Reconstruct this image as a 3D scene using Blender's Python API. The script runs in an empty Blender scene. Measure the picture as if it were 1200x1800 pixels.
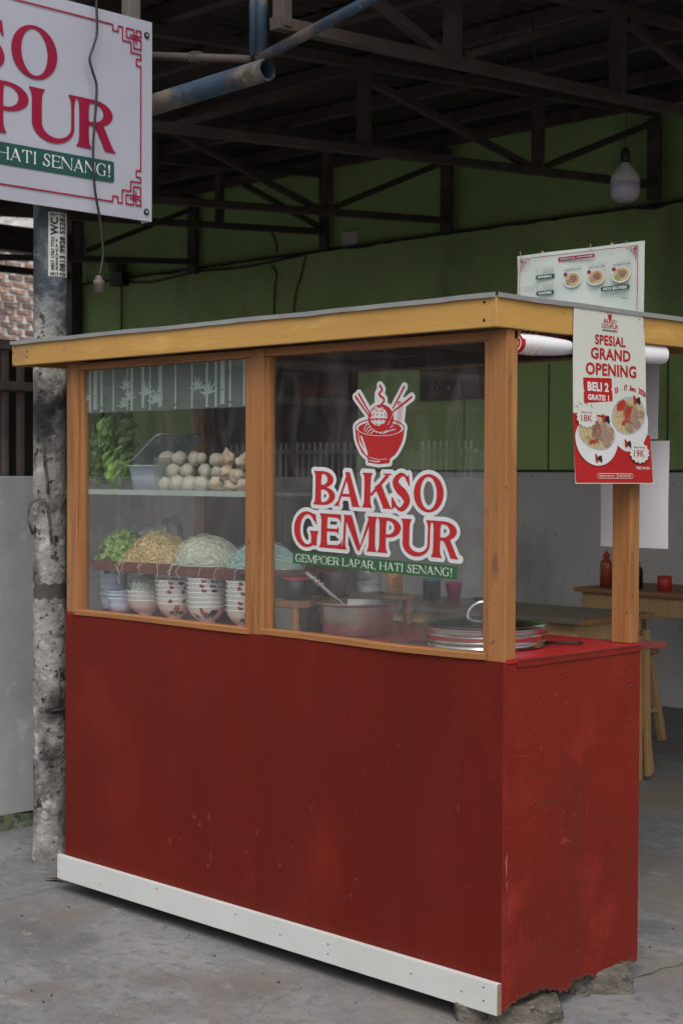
import bpy, bmesh, math, random
import numpy as np
from mathutils import Vector, Matrix, noise

S = bpy.context.scene
COL = S.collection
R = math.radians

# ------------------------------------------------------------------ camera
CAM = Vector((2.5454, -3.1683, 1.4409)); YAW, PITCH, ROLL, FPX = 0.7811, -0.0228, 0.0047, 2755.6
def basis():
    f0 = Vector((-math.sin(YAW), math.cos(YAW), 0)); r0 = Vector((math.cos(YAW), math.sin(YAW), 0)); u0 = Vector((0, 0, 1))
    f = f0*math.cos(PITCH)+u0*math.sin(PITCH); u = u0*math.cos(PITCH)-f0*math.sin(PITCH)
    return r0*math.cos(ROLL)+u*math.sin(ROLL), u*math.cos(ROLL)-r0*math.sin(ROLL), f
CR, CU, CF = basis()
cd = bpy.data.cameras.new('camera'); cam = bpy.data.objects.new('camera', cd); COL.objects.link(cam)
m = Matrix((CR, CU, -CF)).transposed().to_4x4(); m.translation = CAM; cam.matrix_world = m
cd.sensor_fit = 'VERTICAL'; cd.sensor_height = 36; cd.sensor_width = 24; cd.lens = FPX/1800*36
cd.clip_start = 0.05; cd.clip_end = 1000
cd.dof.use_dof = True; cd.dof.focus_distance = 4.55; cd.dof.aperture_fstop = 6.3
S.camera = cam

# ------------------------------------------------------------------ world, sun, exposure
w = bpy.data.worlds.new('World'); S.world = w; w.use_nodes = True
nt = w.node_tree; nt.nodes.clear()
sky = nt.nodes.new('ShaderNodeTexSky'); sky.sky_type = 'NISHITA'; sky.sun_disc = False
SUN_EL, SUN_AZ = 52, 132          # azimuth clockwise from +Y
sky.sun_elevation = R(SUN_EL); sky.sun_rotation = R(SUN_AZ); sky.air_density = 1.0; sky.dust_density = 4.0
hs = nt.nodes.new('ShaderNodeHueSaturation'); hs.inputs['Saturation'].default_value = 0.22
bg = nt.nodes.new('ShaderNodeBackground'); bg.inputs['Strength'].default_value = 0.13
out = nt.nodes.new('ShaderNodeOutputWorld')
nt.links.new(sky.outputs[0], hs.inputs['Color']); nt.links.new(hs.outputs[0], bg.inputs[0]); nt.links.new(bg.outputs[0], out.inputs[0])
sl = bpy.data.lights.new('sun', 'SUN'); sl.energy = 1.0; sl.angle = R(35); sl.color = (1, .95, .88)
so = bpy.data.objects.new('sun', sl); COL.objects.link(so)
sd = Vector((math.sin(R(SUN_AZ))*math.cos(R(SUN_EL)), math.cos(R(SUN_AZ))*math.cos(R(SUN_EL)), math.sin(R(SUN_EL))))
so.rotation_euler = sd.to_track_quat('Z', 'Y').to_euler()
S.view_settings.view_transform = 'Standard'; S.view_settings.look = 'None'
S.view_settings.exposure = 0.27; S.view_settings.gamma = 1
S.render.engine = 'CYCLES'
S.cycles.transparent_max_bounces = 24; S.cycles.max_bounces = 10

def ray(x, y): return CF+CR*((x-600)/FPX)+CU*((900-y)/FPX)
def at(x, y, Y):                       # point of the picture on the vertical plane Y
    d = ray(x, y); return CAM+d*((Y-CAM.y)/d.y)
def atX(x, y, X):
    d = ray(x, y); return CAM+d*((X-CAM.x)/d.x)
def atZ(x, y, Z):
    d = ray(x, y); return CAM+d*((Z-CAM.z)/d.z)

# ------------------------------------------------------------------ materials
def _n(nt, t, **k):
    n = nt.nodes.new(t)
    for a, b in k.items():
        if a in n.inputs: n.inputs[a].default_value = b
        else: setattr(n, a, b)
    return n
def mat(name, c1, c2=None, scale=4, rough=.6, metal=0, bump=.15, bscale=60, stretch=(1, 1, 1), layers=(), spec=.5, bdist=.002, lo=.35, hi=.65, rvar=.1, trans=0, coat=0, detail=6, cells=0):
    m = bpy.data.materials.new(name); m.use_nodes = True; nt = m.node_tree; L = nt.links
    b = nt.nodes['Principled BSDF']
    tc = _n(nt, 'ShaderNodeTexCoord'); mp = _n(nt, 'ShaderNodeMapping'); mp.inputs['Scale'].default_value = stretch
    L.new(tc.outputs['Object'], mp.inputs[0])
    def nz(sc, det=6, st=None, seed=0):
        v = mp
        if st: v = _n(nt, 'ShaderNodeMapping'); v.inputs['Scale'].default_value = st; v.inputs['Location'].default_value = (seed, seed*2, seed*3); L.new(tc.outputs['Object'], v.inputs[0])
        n = _n(nt, 'ShaderNodeTexNoise'); n.inputs['Scale'].default_value = sc; n.inputs['Detail'].default_value = det; n.inputs['Roughness'].default_value = .6
        L.new(v.outputs[0], n.inputs[0]); return n
    def ramp(src, a, b_):
        r = _n(nt, 'ShaderNodeMapRange'); r.inputs['From Min'].default_value = a; r.inputs['From Max'].default_value = b_
        L.new(src, r.inputs[0]); return r.outputs[0]
    def mix(f, a, b_):
        x = _n(nt, 'ShaderNodeMix', data_type='RGBA')
        L.new(f, x.inputs[0])
        for s, v in ((6, a), (7, b_)):
            if isinstance(v, tuple): x.inputs[s].default_value = (*v, 1)
            else: L.new(v, x.inputs[s])
        return x.outputs[2]
    c2 = c2 or tuple(v*.85 for v in c1)
    big = nz(scale, detail)
    cur = mix(ramp(big.outputs[0], lo, hi), c1, c2)
    for i, (lc, lsc, a, b_, *st) in enumerate(layers):
        n = nz(lsc, 8, st[0] if st else (1, 1, 1), 3.1*(i+1))
        cur = mix(ramp(n.outputs[0], a, b_), cur, lc)
    L.new(cur, b.inputs['Base Color'])
    if rvar:
        rr = _n(nt, 'ShaderNodeMapRange'); rr.inputs['To Min'].default_value = max(.02, rough-rvar); rr.inputs['To Max'].default_value = min(1, rough+rvar)
        L.new(big.outputs[0], rr.inputs[0]); L.new(rr.outputs[0], b.inputs['Roughness'])
    else: b.inputs['Roughness'].default_value = rough
    b.inputs['Metallic'].default_value = metal; b.inputs['Specular IOR Level'].default_value = spec
    b.inputs['Transmission Weight'].default_value = trans; b.inputs['Coat Weight'].default_value = coat
    if bump:
        f = nz(bscale, 8); bp = _n(nt, 'ShaderNodeBump'); bp.inputs['Strength'].default_value = bump; bp.inputs['Distance'].default_value = bdist
        L.new(f.outputs[0], bp.inputs['Height']); L.new(bp.outputs[0], b.inputs['Normal'])
    return m
def glassmat(name, tint=(1, 1, 1), refl=.05, rough=0.0, diffuse=None, dmix=0.0, smear=0):
    m = bpy.data.materials.new(name); m.use_nodes = True; nt = m.node_tree; nt.nodes.clear(); L = nt.links
    o = _n(nt, 'ShaderNodeOutputMaterial'); tr = _n(nt, 'ShaderNodeBsdfTransparent'); tr.inputs[0].default_value = (*tint, 1)
    gl = _n(nt, 'ShaderNodeBsdfGlossy'); gl.inputs['Roughness'].default_value = rough
    lw = _n(nt, 'ShaderNodeLayerWeight'); lw.inputs[0].default_value = .5
    p = _n(nt, 'ShaderNodeMath', operation='POWER'); p.inputs[1].default_value = 5; L.new(lw.outputs['Facing'], p.inputs[0])
    a = _n(nt, 'ShaderNodeMath', operation='MULTIPLY_ADD'); a.inputs[1].default_value = 1-refl; a.inputs[2].default_value = refl; L.new(p.outputs[0], a.inputs[0])
    mx = _n(nt, 'ShaderNodeMixShader'); L.new(a.outputs[0], mx.inputs[0]); L.new(gl.outputs[0], mx.inputs[2])
    if diffuse:
        df = _n(nt, 'ShaderNodeBsdfDiffuse'); df.inputs[0].default_value = (*diffuse, 1)
        m2 = _n(nt, 'ShaderNodeMixShader'); m2.inputs[0].default_value = dmix; L.new(tr.outputs[0], m2.inputs[1]); L.new(df.outputs[0], m2.inputs[2])
        L.new(m2.outputs[0], mx.inputs[1])
        if smear:
            tc = _n(nt, 'ShaderNodeTexCoord'); mp = _n(nt, 'ShaderNodeMapping'); mp.inputs['Scale'].default_value = (3, 3, 1.1); mp.inputs['Rotation'].default_value = (0, .5, 0); L.new(tc.outputs['Object'], mp.inputs[0])
            n1 = _n(nt, 'ShaderNodeTexNoise'); n1.inputs['Scale'].default_value = 4; n1.inputs['Detail'].default_value = 8; n1.inputs['Distortion'].default_value = 1.2; L.new(mp.outputs[0], n1.inputs[0])
            n2 = _n(nt, 'ShaderNodeTexNoise'); n2.inputs['Scale'].default_value = 160; L.new(tc.outputs['Object'], n2.inputs[0])
            r1 = _n(nt, 'ShaderNodeMapRange'); r1.inputs['From Min'].default_value = .42; r1.inputs['From Max'].default_value = .72; r1.inputs['To Min'].default_value = dmix; r1.inputs['To Max'].default_value = dmix+smear; L.new(n1.outputs[0], r1.inputs[0])
            r2 = _n(nt, 'ShaderNodeMapRange'); r2.inputs['From Min'].default_value = .70; r2.inputs['From Max'].default_value = .74; r2.inputs['To Max'].default_value = .25; L.new(n2.outputs[0], r2.inputs[0])
            ad = _n(nt, 'ShaderNodeMath', operation='ADD'); L.new(r1.outputs[0], ad.inputs[0]); L.new(r2.outputs[0], ad.inputs[1]); L.new(ad.outputs[0], m2.inputs[0])
    else: L.new(tr.outputs[0], mx.inputs[1])
    L.new(mx.outputs[0], o.inputs[0]); return m

WHITE = (.78, .79, .78)
K = {}
K['floor'] = mat('concrete floor', (.235, .238, .25), (.155, .158, .168), 1.3, .8, bump=1, bscale=70, bdist=.006, lo=.38, hi=.62,
    layers=[((.29, .285, .28), .9, .52, .7, (1, 3, 1)), ((.12, .12, .125), 2.3, .53, .68), ((.30, .29, .28), 8, .58, .68, (1, 2.5, 1)), ((.17, .150, .13), 1.9, .54, .68), ((.15, .15, .155), 22, .50, .66), ((.30, .295, .29), 75, .60, .68), ((.10, .10, .10), 130, .60, .68), ((.20, .17, .145), .7, .52, .64)], detail=10)
K['road'] = mat('asphalt', (.10, .10, .10), (.07, .07, .07), 1, .9, bump=.5, bscale=120)
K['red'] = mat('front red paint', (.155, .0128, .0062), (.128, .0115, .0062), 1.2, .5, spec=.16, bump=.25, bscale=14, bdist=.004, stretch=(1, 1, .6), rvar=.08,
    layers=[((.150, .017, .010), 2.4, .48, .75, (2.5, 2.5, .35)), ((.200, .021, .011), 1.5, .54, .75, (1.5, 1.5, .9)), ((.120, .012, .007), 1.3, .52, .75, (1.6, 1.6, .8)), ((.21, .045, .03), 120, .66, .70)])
K['red_sidelit'] = mat('side-lit red paint', (.205, .0150, .0062), (.160, .0125, .0064), 1.6, .42, spec=.3, bump=.45, bscale=22, bdist=.004, rvar=.08,  # the front's red made brighter: light falling on the side is in the colour
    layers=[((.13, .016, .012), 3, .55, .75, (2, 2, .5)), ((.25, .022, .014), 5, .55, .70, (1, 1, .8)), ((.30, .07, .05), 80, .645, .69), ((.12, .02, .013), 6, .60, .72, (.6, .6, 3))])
K['counter'] = mat('counter red sheet', (.42, .014, .018), (.34, .012, .016), 5, .35, bump=.1, bscale=20)
K['rail'] = mat('dull red rail', (.20, .035, .028), (.13, .03, .025), 9, .55, layers=[((.35, .28, .25), 25, .66, .72, (1, 1, 1))])
K['crack'] = mat('crack shade', (.075, .07, .065), (.11, .105, .10), 30, .95, bump=0)
K['rust'] = mat('torn edge', (.20, .05, .04), (.08, .03, .022), 18, .8, bump=.6, bscale=60)
K['wood'] = mat('varnished wood vertical', (.40, .175, .058), (.31, .125, .040), 3, .5, bump=.25, bscale=30, stretch=(9, 9, .5), rvar=.08,
    layers=[((.25, .095, .032), 3.2, .52, .66, (16, 16, .5)), ((.46, .22, .08), 2.0, .56, .70, (9, 9, .7)), ((.20, .09, .04), 3, .62, .70, (7, 7, 1.2)), ((.10, .05, .03), 55, .67, .70)])
K['woodh'] = mat('varnished wood horizontal', (.40, .175, .058), (.31, .125, .040), 3, .5, bump=.25, bscale=30, stretch=(.5, 9, 9), rvar=.08,
    layers=[((.20, .075, .025), 3.2, .58, .72, (.5, 14, 14)), ((.09, .05, .03), 55, .72, .75)])
K['yellow'] = mat('yellow fascia paint', (.56, .315, .085), (.49, .265, .068), 2.2, .5, bump=.2, bscale=26, bdist=.003, stretch=(.6, .6, 5),
    layers=[((.42, .24, .07), 3, .54, .72, (.6, .6, 6)), ((.20, .11, .04), 42, .67, .71), ((.66, .39, .12), 5, .56, .68, (.5, .5, 3)), ((.30, .19, .09), 1.7, .60, .72)])
K['galv'] = mat('galvanised sheet', (.40, .41, .40), (.32, .33, .33), 9, .5, metal=.3, bump=.2)
K['white'] = mat('white board', (.66, .675, .665), (.61, .625, .61), 3, .45, bump=.12, bscale=35, layers=[((.5, .49, .46), 34, .67, .71), ((.60, .60, .57), 5, .58, .76, (1, 1, 3))])
K['boardend'] = mat('raw board edge', (.30, .18, .12), (.22, .13, .09), 30, .8)
K['screw'] = mat('dark screw', (.03, .03, .03), rough=.5, metal=.5, bump=0)
K['glass'] = glassmat('window glass', (.99, .995, .99), .078, 0.0, (.55, .55, .53), .010, smear=.045)
K['film'] = glassmat('frosted film', (.62, .66, .64), .05, .15, (.25, .29, .27), .62)
K['filml'] = glassmat('frosted film bamboo', (.8, .9, .88), .03, .2, (.50, .60, .56), .8)
K['redprint'] = mat('red print', (.50, .018, .022), rough=.45, bump=0)
K['whiteprint'] = mat('white print', (.72, .73, .74), rough=.45, bump=0)
K['greenprint'] = mat('green print', (.035, .13, .045), rough=.45, bump=0)
K['signwhite'] = mat('sign vinyl', (.43, .435, .51), (.395, .40, .475), 2, .42, bump=.25, bscale=5, bdist=.01, layers=[((.37, .37, .43), 3, .58, .8)])
K['signred'] = mat('sign crimson', (.30, .008, .045), rough=.42, bump=0)
K['signgreen'] = mat('sign dark green', (.02, .085, .075), rough=.45, bump=0)
K['paper'] = mat('poster paper', (.64, .65, .60), (.61, .62, .57), 3, .4, bump=.08, bscale=4)
K['plainpaper'] = mat('plain paper back', (.86, .85, .90), (.82, .81, .86), 3, .55, bump=.15, bscale=5, bdist=.01)
K['posterred'] = mat('poster red', (.47, .012, .016), rough=.4, bump=0)
K['menu'] = mat('menu vinyl', (.56, .62, .58), (.52, .58, .54), 2.5, .35, bump=.4, bscale=7, bdist=.01)
K['black'] = mat('black print', (.02, .02, .022), rough=.5, bump=0)
K['greyprint'] = mat('grey print', (.18, .18, .18), rough=.5, bump=0)
K['greenwall'] = mat('green wall paint', (.33, .46, .17), (.28, .40, .14), 1.2, .7, bump=.3, bscale=12, bdist=.006, lo=.42, hi=.58, layers=[((.16, .22, .085), 1.4, .54, .72, (1, 1, .5)), ((.33, .42, .19), 3, .6, .7), ((.05, .06, .03), 30, .72, .76)])
K['dado'] = mat('grey wall paint', (.54, .515, .49), (.46, .445, .42), 1.3, .7, bump=.3, bscale=14, bdist=.005, layers=[((.34, .32, .30), 1.5, .54, .7, (1, 1, .5)), ((.16, .15, .14), 34, .66, .69)])
K['whitewall'] = mat('low wall paint', (.40, .405, .42), (.33, .335, .35), 1.2, .7, bump=.5, bscale=9, bdist=.01, lo=.42, hi=.6, layers=[((.27, .27, .275), 2.5, .53, .70, (1, 1, .4)), ((.20, .2, .2), 50, .66, .69), ((.46, .46, .47), 7, .60, .68)])
K['mossband'] = mat('green painted base', (.15, .20, .11), (.07, .08, .055), 11, .9, bump=.8, layers=[((.05, .05, .04), 22, .52, .62), ((.22, .24, .18), 14, .58, .66)])
K['steel_dark'] = mat('old dark steel', (.078, .056, .049), (.052, .038, .034), 4, .75, bump=.3, layers=[((.10, .072, .06), 6, .54, .68)])
K['roofunder'] = mat('roof underside', (.060, .043, .039), (.038, .029, .027), 1.5, .85, bump=.3, layers=[((.075, .058, .052), 3, .55, .8)])
K['blue'] = mat('worn blue pipe', (.028, .060, .098), (.022, .042, .072), 6, .6, bump=.6, bscale=30, layers=[((.15, .12, .10), 5, .48, .58), ((.08, .055, .04), 9, .55, .64), ((.5, .5, .48), 40, .66, .68)])
K['grime'] = mat('grime', (.018, .016, .013), (.03, .026, .02), 20, .95, bump=.5)
K['brick'] = mat('brick', (.34, .15, .10), (.21, .10, .075), 3, .9, bump=.8, bscale=14, bdist=.01, layers=[((.42, .24, .17), 4, .55, .75), ((.12, .09, .085), 2.3, .58, .7)])
K['mortar'] = mat('mortar', (.85, .83, .80), (.62, .60, .58), 5, .95, bump=1, bscale=9, bdist=.03)
K['darkgreen'] = mat('dark green sheet', (.035, .045, .03), (.02, .025, .018), 2, .8)
K['darkbrown'] = mat('dark brown board', (.09, .055, .042), (.06, .038, .03), 4, .55, bump=.15)
K['tin'] = mat('stainless', (.60, .60, .59), (.46, .46, .455), 6, .36, metal=.9, bump=.08, bscale=25, rvar=.08)
K['lid'] = mat('polished lid', (.78, .78, .77), (.68, .68, .68), 6, .2, metal=1, bump=.03, bscale=12, rvar=.04)
K['iron'] = mat('black iron', (.03, .03, .03), rough=.5, metal=.6, bump=.2)
K['chinaw'] = mat('white china', (.88, .89, .88), (.84, .85, .84), 3, .16, bump=0, rvar=.03)
K['chinab'] = mat('pale blue plastic', (.62, .78, .95), (.58, .74, .92), 3, .3, bump=0, rvar=.05)
K['rooster_red'] = mat('glaze red', (.42, .035, .02), rough=.2, bump=0)
K['rooster_black'] = mat('glaze black', (.02, .025, .03), rough=.2, bump=0)
K['leafglaze'] = mat('glaze green', (.05, .13, .06), rough=.2, bump=0)
K['leaf'] = mat('mustard leaf', (.33, .50, .17), (.20, .36, .10), 14, .7, spec=.25, bump=.3, bscale=40, layers=[((.40, .55, .20), 9, .6, .75)])
K['leafcut'] = mat('cut greens', (.36, .54, .14), (.20, .36, .08), 30, .5, bump=0, layers=[((.30, .38, .16), 12, .6, .7)])
K['noodle'] = mat('yellow noodle', (.86, .68, .36), (.74, .55, .25), 20, .45, bump=0)
K['vermi'] = mat('white vermicelli', (.86, .90, .76), (.80, .85, .70), 20, .4, bump=0)
K['mint'] = mat('mint vermicelli', (.68, .90, .84), (.60, .84, .78), 20, .4, bump=0)
K['meatball'] = mat('meatball', (.55, .53, .44), (.44, .42, .35), 30, .6, bump=.8, bscale=70, bdist=.003, layers=[((.36, .32, .24), 60, .56, .68), ((.66, .63, .54), 25, .58, .7)])
K['dumpling'] = mat('fried tofu dumpling', (.60, .52, .39), (.50, .38, .25), 25, .6, bump=.7, bscale=60, bdist=.004, layers=[((.42, .24, .12), 18, .58, .7)])
K['tub'] = glassmat('clear tub', (.85, .9, .95), .07, .1, (.75, .82, .90), .45)
K['tublid'] = glassmat('blue tub lid', (.6, .66, .80), .12, .25, (.60, .66, .82), .34)
K['clear'] = glassmat('clear plastic', (.88, .90, .90), .09, .12, (.6, .62, .62), .16)
K['bag'] = glassmat('plastic bag', (.85, .87, .88), .22, .2, (.85, .87, .87), .38)
K['liner'] = mat('greenish liner', (.45, .52, .48), rough=.5, bump=.1)
K['cloth'] = mat('checked cloth', (.60, .68, .62), rough=.85, bump=.4)
K['clothline'] = mat('cloth stripe', (.14, .19, .19), rough=.85, bump=0)
K['darkred'] = mat('dark red shelf', (.16, .03, .026), (.11, .025, .02), 5, .5)
K['pink'] = mat('pink plastic', (.55, .02, .18), rough=.4, bump=0)
K['orange'] = mat('orange plastic', (.60, .25, .03), rough=.4, bump=0)
K['redplastic'] = mat('red plastic', (.45, .02, .015), rough=.4, bump=0)
K['sauce'] = mat('sauce bottle', (.30, .06, .025), rough=.25, bump=0)
K['bluep'] = mat('blue plastic', (.05, .18, .32), rough=.4, bump=0)
K['tabletop'] = mat('table top', (.16, .12, .10), (.12, .09, .075), 3, .3, stretch=(.6, 8, 8))
K['pine'] = mat('pine', (.46, .29, .13), (.38, .23, .10), 3, .5, stretch=(6, 6, 1), layers=[((.30, .16, .07), 3, .6, .75, (10, 10, 1))])
K['tablewood'] = mat('table edge wood', (.30, .14, .06), (.22, .10, .04), 3, .5, stretch=(1, 8, 8))
K['stone'] = mat('concrete block', (.19, .165, .14), (.12, .105, .088), 9, .95, bump=1, bscale=55, bdist=.012, layers=[((.085, .09, .06), 9, .50, .64), ((.05, .045, .04), 30, .54, .64), ((.30, .28, .25), 60, .6, .68)])
K['deadleaf'] = mat('dead leaf', (.16, .08, .05), (.10, .05, .035), 30, .8)
K['cable'] = mat('black cable', (.02, .02, .022), rough=.5, bump=0)
K['socket'] = mat('grey socket', (.14, .11, .10), (.07, .06, .06), 30, .6)
K['bulbw'] = mat('bulb housing', (.42, .40, .38), rough=.5, bump=.1)
K['bulbg'] = mat('bulb diffuser', (.42, .38, .47), rough=.35, bump=0)
K['fencew'] = mat('white fence paint', (.78, .78, .76), rough=.6, bump=.1)
K['house'] = mat('house wall', (.10, .085, .08), (.08, .07, .065), 1, .8)
K['trunk'] = mat('tree trunk', (.30, .24, .17), (.2, .16, .11), 12, .9, bump=.8)
K['foliage'] = mat('foliage', (.06, .10, .035), (.04, .07, .025), 5, .7, bump=0)
K['wallnbr'] = mat('street wall', (.52, .52, .50), (.44, .44, .42), 1.5, .85)
K['awning'] = mat('red awning', (.4, .03, .02), rough=.7, bump=0)
K['brothfood'] = mat('food brown', (.20, .09, .065), (.32, .17, .12), 60, .5, bump=0)
K['foodball'] = mat('food ball', (.38, .25, .19), (.28, .18, .14), 60, .5, bump=0)
K['foodnoodle'] = mat('food noodle', (.56, .46, .28), (.40, .28, .13), 90, .5, bump=0, layers=[((.62, .58, .45), 140, .6, .65)])
K['foodgreen'] = mat('food green', (.18, .26, .07), (.33, .38, .18), 160, .5, bump=0)
K['foodred'] = mat('food red', (.50, .04, .015), (.36, .02, .01), 160, .5, bump=0)
K['bowlshade'] = mat('bowl print grey', (.46, .46, .49), rough=.4, bump=0)

K['leaf2'] = mat('dark mustard leaf', (.22, .38, .11), (.14, .27, .07), 14, .7, spec=.25, bump=.3, bscale=40)
K['oldwood'] = mat('grey weathered timber', (.16, .14, .12), (.10, .09, .08), 4, .9, stretch=(8, 8, .6))
K['sticker'] = mat('sticker paper', (.50, .50, .48), (.42, .42, .40), 20, .6, bump=0)
for kk in ('leaf', 'leaf2'):      # pale midrib and side veins
    nt_ = K[kk].node_tree; b_ = nt_.nodes['Principled BSDF']; src_ = b_.inputs['Base Color'].links[0].from_socket
    tc_ = _n(nt_, 'ShaderNodeTexCoord'); sp_ = _n(nt_, 'ShaderNodeSeparateXYZ'); nt_.links.new(tc_.outputs['Object'], sp_.inputs[0])
    ab = _n(nt_, 'ShaderNodeMath', operation='ABSOLUTE'); nt_.links.new(sp_.outputs[0], ab.inputs[0])
    r_ = _n(nt_, 'ShaderNodeMapRange'); r_.inputs['From Min'].default_value = .0022; r_.inputs['From Max'].default_value = .0008; nt_.links.new(ab.outputs[0], r_.inputs[0])
    x_ = _n(nt_, 'ShaderNodeMix', data_type='RGBA'); nt_.links.new(r_.outputs[0], x_.inputs[0]); nt_.links.new(src_, x_.inputs[6]); x_.inputs[7].default_value = (.50, .62, .34, 1)
    nt_.links.new(x_.outputs[2], b_.inputs['Base Color'])

# pole: old steel tube, whitewashed and sooty low down, bluish above
def polemat():
    m = mat('pole', (.44, .43, .405), (.24, .23, .21), 9, .9, bump=1, bscale=38, bdist=.014,
        layers=[((.15, .14, .125), 6, .50, .60), ((.045, .04, .036), 22, .585, .63), ((.58, .57, .54), 14, .57, .64), ((.028, .027, .027), 2.6, .55, .66), ((.03, .028, .026), 48, .63, .66)])
    nt = m.node_tree; L = nt.links; b = nt.nodes['Principled BSDF']; src = b.inputs['Base Color'].links[0].from_socket
    tc = _n(nt, 'ShaderNodeTexCoord'); sp = _n(nt, 'ShaderNodeSeparateXYZ'); L.new(tc.outputs['Object'], sp.inputs[0])
    n = _n(nt, 'ShaderNodeTexNoise'); n.inputs['Scale'].default_value = 5; n.inputs['Detail'].default_value = 8; L.new(tc.outputs['Object'], n.inputs[0])
    a = _n(nt, 'ShaderNodeMath', operation='MULTIPLY_ADD'); a.inputs[1].default_value = .9; L.new(n.outputs[0], a.inputs[0]); L.new(sp.outputs[2], a.inputs[2])
    r = _n(nt, 'ShaderNodeMapRange'); r.inputs['From Min'].default_value = 2.42; r.inputs['From Max'].default_value = 2.56; L.new(a.outputs[0], r.inputs[0])
    x = _n(nt, 'ShaderNodeMix', data_type='RGBA'); L.new(r.outputs[0], x.inputs[0]); L.new(src, x.inputs[6])
    n2 = _n(nt, 'ShaderNodeTexNoise'); n2.inputs['Scale'].default_value = 9; n2.inputs['Detail'].default_value = 8; L.new(tc.outputs['Object'], n2.inputs[0])
    r2 = _n(nt, 'ShaderNodeMapRange'); r2.inputs['From Min'].default_value = .47; r2.inputs['From Max'].default_value = .60; L.new(n2.outputs[0], r2.inputs[0])
    y = _n(nt, 'ShaderNodeMix', data_type='RGBA'); L.new(r2.outputs[0], y.inputs[0]); y.inputs[6].default_value = (.05, .06, .075, 1); y.inputs[7].default_value = (.16, .18, .19, 1)
    L.new(y.outputs[2], x.inputs[7]); L.new(x.outputs[2], b.inputs['Base Color']); return m
K['pole'] = polemat()

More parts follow.
